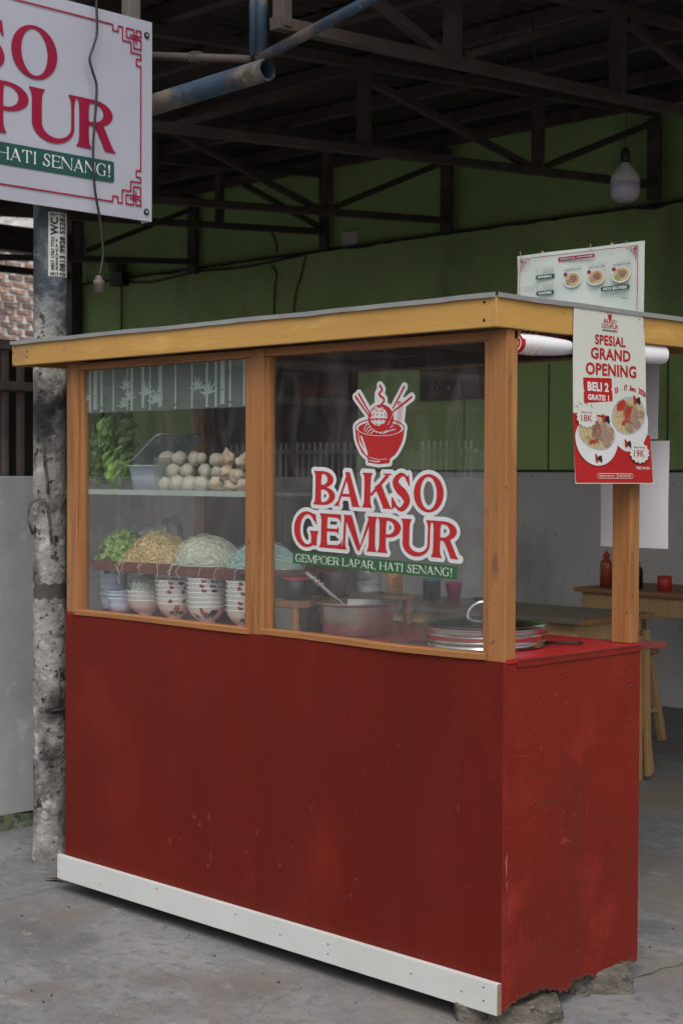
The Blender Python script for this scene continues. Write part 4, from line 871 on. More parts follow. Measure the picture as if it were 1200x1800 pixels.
def crack(pts, w_, seed):
    P = [Vector(p) for p in pts]; L2 = []
    for a, b in zip(P, P[1:]):
        n_ = max(2, int((b-a).length/.02))
        for k in range(n_): t = k/n_; L2.append(a.lerp(b, t)+Vector((noise.noise(Vector((k*.5, seed, a.x*5))), noise.noise(Vector((seed, k*.5, a.y*5))), 0))*.012)
    L2.append(P[-1]); vs = []
    for i, p in enumerate(L2):
        d = (L2[min(i+1, len(L2)-1)]-L2[max(i-1, 0)]).normalized(); n_ = Vector((-d.y, d.x, 0)); ww = w_*(.3+abs(noise.noise(Vector((i*.6, seed, 0))))*1.6)
        vs += [p+n_*ww, p-n_*ww]
    ck_.add([(v.x, v.y, .0036) for v in vs], [(2*i, 2*i+1, 2*i+3, 2*i+2) for i in range(len(L2)-1)])
gz = lambda x, y: tuple(atZ(x, y, 0))
for pts, w_ in (([(1030, 1752), (1100, 1725), (1215, 1690)], .0035), ([(1115, 1430), (1150, 1445), (1210, 1440)], .002), ([(1125, 1465), (1180, 1455)], .0018), ([(1120, 1540), (1150, 1520), (1210, 1530)], .0014), ([(430, 1790), (520, 1740), (640, 1730)], .001), ([(0, 1585), (60, 1570), (105, 1560)], .0016), ([(180, 1710), (260, 1700), (330, 1725)], .0009), ([(20, 1700), (90, 1690), (160, 1715)], .0008)):
    crack([gz(*p) for p in pts], w_, len(pts)*w_*900)
struct(ck_.build('floor_cracks', 'crack'), 'stuff')
dd = MB()          # dust and dirt gathered against the skirting, wall and pole
for k in range(900):
    if k < 350: x = rs_.uniform(-1.95, 0); y = -.025-abs(rs_.gauss(0, .02)); 
    elif k < 600: a = rs_.uniform(0, 6.28); r_ = .07+abs(rs_.gauss(0, .03)); x = -2.36+r_*math.cos(a); y = .231+r_*math.sin(a)
    elif k < 750: x = -2.86+abs(rs_.gauss(0, .04)); y = rs_.uniform(-.3, .6)
    else: x = rs_.uniform(.0, .7); y = rs_.uniform(.2, 3)
    r_ = rs_.uniform(.0008, .0028); dd.ball((x, y, .003+r_*.3), r_, (1, rs_.uniform(.5, 1), .6), 3, 5, .5, k)
struct(dd.build('dust_crumbs', mat('dirt crumbs', (.10, .085, .07), (.26, .24, .21), 30, .9, bump=0)), 'stuff')
# ================================================================== PAPER AND BANNERS
# grand opening poster on the side fascia: hangs from the roof edge, swings a little outward
def po(h): return lambda u, v: (.0165+.09*max(0, 1.905-v)**2+h, u, v)
ps = thing('promotion_poster', 'long red and cream grand opening poster tacked to the side fascia', 'poster', (.02, .43, 1.9))
NP = 20
pmz = MB()
def pedge(v): t = (1.912-v)/.488; return .263-.015*t, .587+.030*t+.006*math.sin(t*7)
vs = []
for th in (0, .0005):
    for j in range(NP+1):
        v = 1.912-.488*j/NP; a, b = pedge(v)
        for i in range(9): vs.append(po(-th)(a+(b-a)*i/8, v))
NN = (NP+1)*9
pmz.add(vs, [(q*NN+j*9+i, q*NN+j*9+i+1, q*NN+(j+1)*9+i+1, q*NN+(j+1)*9+i) for q in (0, 1) for j in range(NP) for i in range(8)])
pmz.build('paper_sheet', 'paper', ps, smooth=True)
bnd = (.24, .64, 1.41, 1.70)
pp_ = sd_poly([(.252, 1.614), (.408, 1.611), (.45, 1.58), (.612, 1.56), (.6165, 1.4265), (.2490, 1.4265)])
printed('red_ground', 'posterred', pp_, bnd, .006, po(.0005), ps)
tk = Sb(sd_poly([(.302, 1.711), (.434, 1.715), (.437, 1.652), (.303, 1.642)]), ell(.300, 1.676, .006, .006), ell(.437, 1.684, .006, .006))
printed('ticket_shape', 'posterred', tk, (.29, .45, 1.63, 1.72), .0022, po(.0006), ps)
S_ = lambda t, a, b, c, d, m='posterred', bo=.03, h=.001, nm='lettering': sans(nm, m, t, a, b, c, d, po(h), ps, bo)
S_('SPESIAL', .358, .502, 1.804, 1.832); S_('GRAND', .338, .526, 1.764, 1.796); S_('OPENING', .314, .553, 1.720, 1.754)
S_('BELI 2', .320, .418, 1.676, 1.701, 'whiteprint', .045, .0013); S_('GRATIS 1', .320, .418, 1.651, 1.667, 'whiteprint', .045, .0013)
# date set on an arc over the bowl
dt = '15 - 17 Juni 2026'; dm = MB(); q0 = .445
for i, ch in enumerate(dt):
    if ch == ' ': continue
    u = .447+(.597-.447)*(i+.5)/len(dt); ang_ = (u-.517)/.085; cv = 1.690-.0020*0-((u-.517)**2)*2.6; sl_ = -(u-.517)*5.2
    hh = .0165 if ch in 'J1234567890' else (.002 if ch == '-' else .0095); ww = .0085 if ch not in '1i-' else .0042
    base = cv-.006
    if ch == '-': base += .005
    vs, fs = sans2d(ch, .05)
    dm.add([po(.001)(u+(a-.5)*ww-(b*hh)*sl_*.3, base+b*hh+(a-.5)*ww*sl_) for a, b in vs], fs)
dm.build('date_text', 'posterred', ps)
# small name mark
pk = .076/.634
mk = lambda items, x: [(c, x+(a+.487)*pk*1.0, x+(b+.487)*pk) for c, a, b in items]
printed('small_mark', 'posterred', U(word(mk(BAKSO, .4275), 1.8655, .0115, .2, .12, .05), word(mk(GEMPUR, .4275), 1.8515, .0115, .2, .12, .05), ell(.4275, 1.8855, .010, .004), ell(.4275, 1.883, .008, .008), stroke([(.420, 1.889), (.414, 1.897)], .0014), stroke([(.435, 1.889), (.441, 1.898)], .0014), stroke([(.4275, 1.89), (.429, 1.899)], .0014)), (.385, .47, 1.845, 1.905), .0009, po(.001), ps)
printed('small_mark', 'greyprint', rect(.392, .463, 1.8435, 1.8478), (.38, .47, 1.84, 1.855), .002, po(.001), ps)
# two printed bowls
def dish(cx, cz, rx, rz_, h0, seed, side, tilt):
    rn = random.Random(seed)
    body_ = sd_poly([(cx+rx*1.0*math.cos(a), cz-.2*rz_+rz_*(1.0 if math.sin(a) > 0 else 1.30)*math.sin(a)) for a in [2*math.pi*q/48 for q in range(48)]])
    printed('bowl_print', 'whiteprint', body_, (cx-rx*1.1, cx+rx*1.1, cz-rz_*1.7, cz+rz_*1.2), .002, po(h0), ps)
    iz = cz+.02*rz_
    printed('bowl_print', 'bowlshade', ell(cx, iz, rx*.88, rz_*.80, tilt), (cx-rx, cx+rx, cz-rz_, cz+rz_), .002, po(h0+.0002), ps)
    printed('food_print', 'foodnoodle', lambda X, Y: ell(cx, iz-.02*rz_, rx*.80, rz_*.70, tilt)(X, Y)+.0018*np.sin(X*900)*np.cos(Y*800), (cx-rx, cx+rx, cz-rz_, cz+rz_), .0012, po(h0+.0004), ps)
    def spot(m, u, v, a, b, rot=0, hh=.0007, wob=.18, nm='food_print'):
        c = cx+rx*u; d = iz+rz_*v
        def F_(X, Y):
            A = np.arctan2(Y-d, X-c); return ell(c, d, rx*a, rz_*b, rot)(X, Y)+rx*.05*wob*np.sin(A*7+seed)+rx*.04*wob*np.sin(A*13+u*30)
        printed(nm, m, F_, (c-rx*a*1.5-.004, c+rx*a*1.5+.004, d-rz_*b*1.6-.008, d+rz_*b*1.6+.008), .0011, po(h0+hh), ps)
    for i in range(7):
        a = rn.uniform(0, 6.28); r = rn.uniform(.15, .62); spot('foodgreen', r*math.cos(a), r*math.sin(a)*.9, rn.uniform(.08, .16), rn.uniform(.06, .12), rn.uniform(0, 3), .0006+.00003*i, .6)
    if side:
        spot('foodred', -.35, .42, .27, .20, .4, .0009, .25); spot('brothfood', .05, .05, .33, .40, -.5, .0010, .3); spot('foodred', .02, .08, .20, .32, -.5, .0012, .2); spot('foodball', .28, .02, .20, .40, -.6, .0014, .3)
        for i, (u, v) in enumerate(((.62, .10), (.42, -.34), (.08, -.52))): spot('foodball', u, v, .17, .17, 0, .0015+.0001*i, .1)
        spot('foodred', -.25, -.30, .14, .10, .4, .0011, .4)
    else:
        spot('foodball', .28, .05, .26, .46, -.3, .0009, .3); spot('brothfood', -.02, .12, .20, .50, -.1, .0012, .3)
        for i, (u, v) in enumerate(((.60, -.18), (.44, -.46), (.64, .12))): spot('foodball', u, v, .17, .19, 0, .0014+.0001*i, .1)
        spot('foodred', -.18, -.40, .22, .10, .1, .0010, .4)
    for m_, n_ in (('foodgreen', 22), ('paper', 14), ('foodred', 8), ('brothfood', 8)):
        sp_ = []
        for _ in range(n_):
            a = rn.uniform(0, 6.28); r = .66*rn.random()**.6; u, v = cx+rx*r*math.cos(a), iz+rz_*r*.9*math.sin(a); l = rn.uniform(.001, .0035); b = rn.uniform(0, 3.1)
            sp_.append(stroke([(u, v), (u+l*math.cos(b), v+l*math.sin(b))], rn.uniform(.0012, .0024)))
        o_ = printed('food_flecks', m_, U(*sp_), (cx-rx, cx+rx, cz-rz_, cz+rz_), .0008, po(h0+.0017+.0001*n_/22), ps); o_['kind'] = 'stuff'
    # little cockerels on rim and foot
    for (u, v, sc) in ((.44, .66, 1.0), (-.10 if side else .02, -1.20, .9)):
        x, y = cx+rx*u, iz+rz_*v; q = rx*.16*sc
        printed('cockerel_print', 'rooster_red', U(ell(x-q*.6, y, q*.5, q*.75), ell(x-q*.9, y+q*.7, q*.3, q*.3)), (x-2*q, x+2*q, y-2*q, y+2*q), .001, po(h0+.0016), ps)
        printed('cockerel_print', 'rooster_black', U(ell(x+q*.35, y+q*.15, q*.75, q*.45, .5), ell(x+q*.8, y-q*.2, q*.35, q*.5)), (x-2*q, x+2*q, y-2*q, y+2*q), .001, po(h0+.0018), ps)
dish(.509, 1.612, .096, .066, .0010, 3, True, .15)
dish(.3525, 1.560, .0985, .058, .0032, 5, False, -.1)
# price bursts
def burst(cx, cz, r, n, h):
    printed('price_burst', 'paper', sd_poly([(cx+r*(1 if q % 2 else .86)*math.cos(math.pi*q/n), cz+r*.62*(1 if q % 2 else .86)*math.sin(math.pi*q/n)) for q in range(2*n)]), (cx-r*1.1, cx+r*1.1, cz-r, cz+r), .0016, po(h), ps)
burst(.306, 1.603, .048, 14, .0058); burst(.549, 1.511, .050, 14, .0058)
S_('18K', .280, .331, 1.592, 1.610, 'posterred', .01, .0063, 'price_text'); S_('19K', .521, .573, 1.499, 1.519, 'posterred', .01, .0063, 'price_text')
S_('Bakso Urat', .283, .330, 1.6145, 1.6195, 'black', 0, .0063, 'price_text'); S_('Bakso Mercon', .521, .576, 1.5235, 1.529, 'black', 0, .0063, 'price_text')
S_('*S&K berlaku', .533, .604, 1.4645, 1.4735, 'whiteprint', .02, .001)
printed('contact_frame', 'whiteprint', Sb(off(stroke([(.357, 1.4455), (.511, 1.4455)], .014), 0), off(stroke([(.357, 1.4455), (.511, 1.4455)], .014), -.0013)), (.34, .53, 1.43, 1.46), .0009, po(.001), ps)
S_('d@baksogempur', .358, .430, 1.4425, 1.4485, 'whiteprint', .01, .001); S_('081370085085', .452, .508, 1.4430, 1.4485, 'whiteprint', .01, .001)
printed('contact_frame', 'whiteprint', Sb(ell(.443, 1.4457, .0045, .0045), ell(.443, 1.4457, .003, .003)), (.436, .45, 1.438, 1.453), .0008, po(.001), ps)
for u, v, a in ((.277, 1.903, .5), (.392, 1.899, .5), (.568, 1.887, .4), (.590, 1.872, .9), (.285, 1.640, -.6), (.312, 1.640, -.5), (.335, 1.634, -1.0), (.268, 1.632, -.3)):
    MB().tube([po(.002)(u-.006*math.cos(a), v-.005*math.sin(a)), po(.0025)(u+.006*math.cos(a), v+.005*math.sin(a))], .0006, 5).build('staple', 'screw', ps)

# upside-down menu banner behind the roof
MY = 1.045
mn = thing('menu_banner', 'pale menu banner set upside down standing behind the stall roof', 'menu banner', (-.51, MY, 1.95))
mt = MB(); vs = []
for j in range(13):
    for i in range(29):
        u = i/28; v = j/12; x = -.800+u*.517+.010*(1-v)*(0.5-u); z = 1.84+(.3515)*v
        vs.append((x, MY+.004*math.sin(u*9+v*2)+.003*noise.noise(Vector((u*6, v*3, 1))), z))
mt.add(vs, [(j*29+i, j*29+i+1, (j+1)*29+i+1, (j+1)*29+i) for j in range(12) for i in range(28)])
mo = mt.build('vinyl_sheet', 'menu', mn, smooth=True)
kx = 1.013
mm_ = lambda h: (lambda u, v: (-.54+(u+.515)*kx, MY-.009-h, v+.008))
printed('ornament_border', 'signred', frame(-.752, -.285, 1.86, 2.170, .0072, .0022), (-.77, -.27, 1.85, 2.18), .0012, mm_(0), mn)
printed('contact_pill', 'signred', stroke([(-.588, 2.1545), (-.453, 2.1545)], .012), (-.61, -.44, 2.14, 2.17), .0012, mm_(0), mn)
def T180(t, x0, x1, z0, z1, m, bo=.02, h=.0006, nm='menu_text'):
    return sans(nm, m, t, 0, 1, 0, 1, lambda u, v: mm_(h)(x1-(x1-x0)*u, z1-(z1-z0)*v), mn, bo)
T180('@baksogempur  081370085085', -.585, -.456, 2.1515, 2.1575, 'whiteprint')
for (a, b, c, d, t) in ((-.421, -.316, 2.034, 2.050, 'MENU MIE AYAM'), (-.682, -.609, 2.095, 2.110, 'TAMBAHAN'), (-.680, -.611, 2.041, 2.056, 'MINUMAN')):
    printed('heading_box', 'signgreen', stroke([(a+.005, (c+d)/2), (b-.005, (c+d)/2)], d-c), (a-.01, b+.01, c-.006, d+.006), .0015, mm_(0), mn)
    T180(t, a+.008, b-.008, c+.003, d-.003, 'whiteprint', .03, .001)
for cx_, nm in ((-.346, 'MIE AYAM BIASA'), (-.442, 'MIE AYAM CEKER'), (-.535, 'MIE AYAM BAKSO')):
    printed('dish_picture', 'foodnoodle', ell(cx_, 2.083, .033, .0245), (cx_-.04, cx_+.04, 2.05, 2.12), .0016, mm_(0), mn)
    printed('dish_picture', 'whiteprint', Sb(ell(cx_, 2.083, .0345, .026), ell(cx_, 2.083, .031, .0225)), (cx_-.04, cx_+.04, 2.05, 2.12), .0014, mm_(.0005), mn)
    printed('dish_picture', 'brothfood', lambda X, Y, c=cx_: ell(c+.004, 2.086, .016, .012)(X, Y)+.003*np.sin(X*500)*np.cos(Y*600), (cx_-.03, cx_+.03, 2.06, 2.11), .0014, mm_(.0008), mn)
    printed('dish_picture', 'foodgreen' if cx_ > -.4 else 'foodball', lambda X, Y, c=cx_: ell(c-.013, 2.077, .011, .008)(X, Y)+.002*np.sin(X*600)*np.cos(Y*700), (cx_-.03, cx_+.01, 2.06, 2.09), .0014, mm_(.0009), mn)
    printed('dish_picture', 'signred', ell(cx_-.027, 2.102, .0075, .0065), (cx_-.04, cx_-.015, 2.09, 2.115), .0012, mm_(.0012), mn)
    T180(nm, cx_-.032, cx_+.034, 2.113, 2.119, 'greyprint', .02)
    T180('kuah kaldu ayam pangsit', cx_-.020, cx_+.034, 2.1215, 2.1245, 'greyprint', 0)
    T180('dan sawi segar', cx_+.004, cx_+.034, 2.1265, 2.1290, 'greyprint', 0)
for i in range(3):
    T180(['CEKER AYAM', 'TELUR REBUS', 'PANGSIT'][i], -.655, -.611, 2.114+i*.0062, 2.1175+i*.0062, 'greyprint', 0)
    T180(['3K', '4K', '2K'][i], -.682, -.675, 2.114+i*.0062, 2.1175+i*.0062, 'greyprint', 0)
    T180(['ES TEH MANIS', 'ES JERUK', 'AIR PUTIH'][i], -.655, -.611, 2.0595+i*.0062, 2.063+i*.0062, 'greyprint', 0)
    T180(['5K', '6K', '3K'][i], -.682, -.675, 2.0595+i*.0062, 2.063+i*.0062, 'greyprint', 0)
    T180(['TEH HANGAT', 'KOPI HITAM', 'ES BATU'][i], -.74, -.692, 2.0595+i*.0062, 2.063+i*.0062, 'greyprint', 0)
    T180(['4K', '5K', '1K'][i], -.752, -.746, 2.0595+i*.0062, 2.063+i*.0062, 'greyprint', 0)
T180('BAKSO', -.345, -.318, 2.004, 2.009, 'greyprint', .02); T180('urat halus telur', -.36, -.318, 2.011, 2.014, 'greyprint', 0)
for x in (-.70, -.42): MB().tube([(x, MY+.012, 1.90), (x, MY+.012, 2.20)], .005, 6).build('support_stick', K['pine'], mn)
for x, z in ((-.778, 2.205), (-.49, 2.203), (-.35, 2.20)): MB().tube([(x, MY, z-.022), (x-.002, MY-.002, z-.012), (x-.006, MY-.003, z)], .0008, 5).build('tie_wire', 'galv', mn)

# rolled banner tied under the side fascia
rb = thing('rolled_banner', 'rolled white banner with red edge tied under the side fascia', 'banner roll', (-.0, .4, 1.79))
mb = MB(); NR, NT = 26, 26; vs = []
for i in range(NR+1):
    t = i/NR; y = .049+.685*t
    z = 1.788+.010*t; rr = .026*(1+.18*math.sin(t*9+.5)*math.exp(-3*(t-.35)**2)) - .004*(abs(t-.38) < .06)
    for k in range(NT):
        a = 2*math.pi*k/NT; f_ = 1+.10*math.sin(a*2+t*5)+.06*noise.noise(Vector((math.cos(a), math.sin(a), t*6)))
        vs.append((-.012+rr*.9*f_*math.cos(a), y, z+rr*f_*.92*math.sin(a)))
mb.add(vs, [(i*NT+k, i*NT+(k+1) % NT, (i+1)*NT+(k+1) % NT, (i+1)*NT+k) for i in range(NR) for k in range(NT)])
mb.build('roll_body', 'plainpaper', rb, smooth=True)
for q, (ra, m_) in enumerate(((.0265, 'redprint'), (.0225, 'whiteprint'), (.0195, 'redprint'), (.016, 'redprint'), (.0115, 'whiteprint'), (.009, 'redprint'))):
    vv = []
    for k in range(25):
        a = 2*math.pi*k/24; r_o = ra*(1.04+.05*math.sin(a*2)); r_i = r_o-.0035
        for yy in (.046+q*.0006, .060):
            vv += [(-.012+r_o*.95*math.cos(a), yy, 1.788+r_o*.9*math.sin(a)), (-.012+r_i*.95*math.cos(a), yy, 1.788+r_i*.9*math.sin(a))]
    MB().add(vv, [g for k in range(24) for g in ((4*k, 4*k+1, 4*k+5, 4*k+4), (4*k, 4*k+4, 4*k+6, 4*k+2), (4*k+1, 4*k+3, 4*k+7, 4*k+5))]).build('roll_end', m_, rb, smooth=False)
for y in (.075, .10, .125, .60): MB().tube([(-.012+.028*math.cos(a), y+.004*math.cos(a), 1.789+.028*math.sin(a)) for a in [math.pi*q/8 for q in range(-8, 9)]]+[(-.006, y+.01, 1.823)], .0008, 5).build('tie_string', K['noodle'], rb)

# plain papers hanging behind
def hang(name, label, x0, x1, z0, z1, Y, curl, seed, flare=0):
    mb = MB(); vs = []
    for j in range(17):
        v = j/16
        for i in range(9):
            u = i/8; vs.append((x0-flare*(1-v)+(x1-x0+flare*1.2*(1-v))*u, Y+curl*math.sin(u*3+seed)*(1-v)+.002*math.sin(v*5+u*2+seed), z0+(z1-z0)*v))
    mb.add(vs, [(j*9+i, j*9+i+1, (j+1)*9+i+1, (j+1)*9+i) for j in range(16) for i in range(8)])
    o = mb.build(name, 'plainpaper', None, smooth=True)
    return tag(o, label, 'paper sheet')
hang('hanging_sheet', 'wide blank white sheet hanging low behind the rear stall post', -.413, -.160, 1.22, 1.556, 1.0, .001, 1, .003)
hang('hanging_sheet', 'narrow blank white sheet hanging high behind the promotion poster', -.345, -.204, 1.562, 1.824, 1.007, .001, 2)

# ================================================================== THINGS IN AND ON THE STALL
# shelves are parts of the stall
sh = box('upper_shelf', 'clear', -1.86, -.99, .035, .36, 1.379, 1.384, st, 0)
tray_parts = MB().box(-1.86, -.99, .030, .0335, 1.376, 1.393); tray_parts.build('shelf_edge', 'liner', st)
box('shelf_divider', 'clear', -1.489, -1.479, .032, .10, 1.385, 1.50, st, .001)
lnr = MB(); vs = []
for i in range(61):
    x = -1.858+.866*i/60; w_ = .004*math.sin(x*31)+.002*math.sin(x*77)
    vs += [(x, .034, 1.3845+abs(w_)), (x, .355, 1.3865)]
lnr.add(vs, [(2*i, 2*i+2, 2*i+3, 2*i+1) for i in range(60)]); lnr.build('shelf_liner', 'liner', st)
box('middle_shelf', 'darkred', -1.817, -1.098, .035, .056, 1.118, 1.150, st, .002)
box('middle_shelf', 'darkred', -1.86, -.94, .057, .50, 1.136, 1.150, st, .001)
for x in (-1.85, -1.02): box('shelf_bracket', 'darkbrown', x, x+.02, .10, .56, 1.10, 1.1355, st)

# --- mustard greens: one bunch of separate leaves
gb = thing('mustard_greens', 'leafy green bunch standing in the upper left corner of the display', 'vegetables', (-1.79, .12, 1.39))
lmesh = []
for q in range(4):
    rq = random.Random(q); b = MB(); vs = []; nu, nv = 8, 10; wv = [.12, .5, .85, 1.1, 1.28, 1.35, 1.3, 1.12, .8, .25]
    for j in range(nv):
        t = j/(nv-1)
        for i in range(nu+1):
            s_ = (i/nu-.5)*2; ww = .030*wv[j]*(1+.10*math.sin(j*2.3+i*2+q))
            vs.append((s_*ww, t*.075, .012*s_*s_-.020*t*t+.004*math.sin(s_*6+j+q)+.0035*abs(s_)*math.sin(j*2.1+q)))
    b.add(vs, [(j*(nu+1)+i, j*(nu+1)+i+1, (j+1)*(nu+1)+i+1, (j+1)*(nu+1)+i) for j in range(nv-1) for i in range(nu)])
    o = b.build('leaf', 'leaf' if q % 2 else 'leaf2', None, smooth=True); lmesh.append(o.data); bpy.data.objects.remove(o)
lr = random.Random(4)
for k in range(170):
    t = lr.random()**.85; h = .016+.215*t
    cxm = -.022*math.sin(t*2.5)-.012*t; wx = .112*(1-t*.70)
    u = lr.uniform(-1, 1); dx = cxm+u*wx; dy = lr.uniform(-.05, .05)-.02*(1-t)
    o = link(bpy.data.objects.new('leaf', lmesh[lr.randrange(4)])); o.parent = gb; s_ = lr.uniform(.65, 1.2)*(1-.25*t)
    o.location = (dx+.005, dy, h); o.scale = (s_, s_, s_)
    o.rotation_euler = (R(lr.uniform(60, 120)), R(lr.uniform(-30, 30)), R(-35-u*40+lr.uniform(-40, 40)))
for k in range(10): MB().tube([(-1.79+lr.uniform(-.03, .03), .12, 1.39), (-1.79+lr.uniform(-.06, .03), .10, 1.50+lr.uniform(0, .06))], .003, 6).build('stem', 'leafcut', gb)

# --- clear tub with slanting lid
tb = thing('plastic_tub', 'clear plastic tub with bluish lid leaning open beside the greens', 'tub', (-1.59, .12, 1.386))
def rbox(cx, cy, z, hx, hy, r, n=5):
    o = []
    for sx, sy, a0 in ((1, 1, 0), (-1, 1, 90), (-1, -1, 180), (1, -1, 270)):
        for q in range(n+1): a = R(a0+90*q/n); o.append((cx+sx*(hx-r)+r*math.cos(a), cy+sy*(hy-r)+r*math.sin(a), z))
    return o
tv = []; rings = [(1.388, .062, .075), (1.389, .066, .079), (1.44, .072, .087), (1.468, .076, .092), (1.470, .081, .097), (1.475, .081, .097), (1.4755, .075, .091), (1.44, .0705, .0855), (1.392, .064, .077)]
for z, hx, hy in rings: tv += rbox(-1.572, .135, z, hx, hy, .02)
nn = 24; MB().add(tv, [(i*nn+k, i*nn+(k+1) % nn, (i+1)*nn+(k+1) % nn, (i+1)*nn+k) for i in range(len(rings)-1) for k in range(nn)]+[tuple(range(nn))]).build('tub_body', 'tub', tb, smooth=True)
lv = rbox(0, 0, 0, .088, .10, .02)+rbox(0, 0, .006, .088, .10, .02)+rbox(0, 0, .009, .078, .09, .018)
lm = MB().add(lv, [(i*nn+k, i*nn+(k+1) % nn, (i+1)*nn+(k+1) % nn, (i+1)*nn+k) for i in range(2) for k in range(nn)]+[tuple(range(2*nn, 3*nn))])
q_ = Matrix.Rotation(R(-33), 4, 'Y'); lm.v = [q_ @ v+Vector((-1.553, .14, 1.527)) for v in lm.v]; lm.build('tub_lid', 'tublid', tb, smooth=True)
cm = MB()
for k in range(150): cm.ball((-1.572+rnd.uniform(-.055, .055), .135+rnd.uniform(-.07, .07), 1.394+.04*rnd.random()), rnd.uniform(.004, .007), (1.4, .8, .6), 3, 5, .5, k)
struct(cm.build('cracker_bits', mat('pale crackers', (.55, .50, .50), (.50, .36, .36), 60, .7), tb), 'stuff')

# --- meatballs and tofu dumplings, each its own
mbm = []
for q in range(4):
    o = MB().ball((0, 0, 0), .0292, (1, 1, .95), 14, 22, .17, q*3.7).build('meatball', 'meatball', None, smooth=True); mbm.append(o.data); bpy.data.objects.remove(o)
rowsM = [('bottom', [293, 315, 334, 356], 846, .072), ('middle', [306, 331, 361], 822, .092), ('top', [294, 316, 343], 800, .105), ('back bottom', [300, 325, 349, 372], 838, .125)]
ordn = ['first', 'second', 'third', 'fourth', 'fifth']
for rn_, pxs, py, Y in rowsM:
    for i, px in enumerate(pxs):
        p = at(px, py, Y); o = link(bpy.data.objects.new('meatball', mbm[(i+len(pxs)) % 4])); o.location = p; o.rotation_euler = (i, i*2, i)
        sc_ = rnd.uniform(.86, 1.08); o.scale = (sc_, sc_*rnd.uniform(.95, 1.05), sc_*rnd.uniform(.93, 1.03)); o.location.x += rnd.uniform(-.003, .003)
        o.location.z = rnd.uniform(-.0035, .002)+{'bottom': 1.412, 'middle': 1.453, 'top': 1.494, 'back bottom': 1.413}[rn_]
        tag(o, 'grey meatball in the %s row of the heap, %s from the shelf divider' % (rn_, ordn[i]), 'meatball', 'meatballs heaped on the upper shelf')
for px, py, Y, sc, lab in ((381, 809, .09, .8, 'small smooth meatball beside the peaked tofu dumpling'), (381, 830, .07, .62, 'smallest meatball wedged between meatballs and dumplings'), (354, 806, .095, .66, 'small meatball leaning on the right side of the top row')):
    o = link(bpy.data.objects.new('meatball', mbm[1])); o.location = at(px, py, Y); o.scale = (sc, sc, sc); tag(o, lab, 'meatball', 'meatballs heaped on the upper shelf')
for i, (px, py, Y, sc, pk_, lab) in enumerate(((400, 809, .085, 1.0, 1, 'peaked tofu dumpling on top of the dumpling heap'), (430, 813, .085, .95, .6, 'tofu dumpling at the top right of the heap against the mullion'), (398, 832, .075, 1.0, .3, 'tofu dumpling with brown crust in the middle of the heap'), (419, 837, .075, 1.0, .3, 'rough tofu dumpling in the middle row at the right'),
        (382, 852, .07, 1.05, .4, 'tofu dumpling in the bottom row next to the meatballs'), (405, 856, .07, .95, .2, 'middle tofu dumpling of the bottom row'), (429, 856, .07, 1.0, .2, 'tofu dumpling in the bottom row against the mullion'))):
    b = MB().ball((0, 0, 0), .025*sc, (1.1, .9, .85), 12, 18, .5, i*5.1+2)
    for v in b.v:
        if v.z > 0: v.z += pk_*.022*max(0, 1-(v.xy.length/.018))
        v += Vector((noise.noise(v*90), noise.noise(v*90+Vector((5, 0, 0))), noise.noise(v*90+Vector((0, 5, 0)))))*.002
    p = at(px, py, Y); o = b.build('tofu_dumpling', 'dumpling', None, smooth=True); o.location = p; o.rotation_euler = (0, .2*(i % 3-1), i*1.1); tag(o, lab, 'dumpling', 'tofu dumplings heaped on the upper shelf')

# --- chopped greens, noodles, vermicelli: nobody could count the strands
cg = MB(); cr = random.Random(3)
cg.ball((-1.775, .13, 1.15), .075, (1.0, .85, 1.1), 8, 14, .3, 2); cg.v = [v if v.z > 1.151 else Vector((v.x, v.y, 1.151)) for v in cg.v]
for k in range(620):
    a = cr.uniform(0, 6.28); e = math.asin(cr.random()); rr = cr.uniform(.9, 1.06)
    c = Vector((-1.775+.092*rr*math.cos(a)*math.cos(e), .13+.075*rr*math.sin(a)*math.cos(e), 1.153+.098*rr*math.sin(e)**1.0))
    if k > 560: c = Vector((-1.80+cr.uniform(-.07, .12), cr.uniform(.06, .09), 1.154))
    s_ = cr.uniform(.005, .012); u = Vector((cr.gauss(0, 1), cr.gauss(0, 1), cr.gauss(0, 1))).normalized(); v = u.orthogonal().normalized(); w_ = u.cross(v)
    cg.add([c+u*s_, c+v*s_*.7, c-u*s_, c-v*s_*.7, c+w_*.0012*2+u*s_*.5], [(0, 1, 2, 3), (0, 1, 4), (2, 3, 4)])
tag(cg.build('chopped_greens', 'leafcut'), 'heap of chopped mustard greens at the left of the red shelf', 'vegetables', kind='stuff')
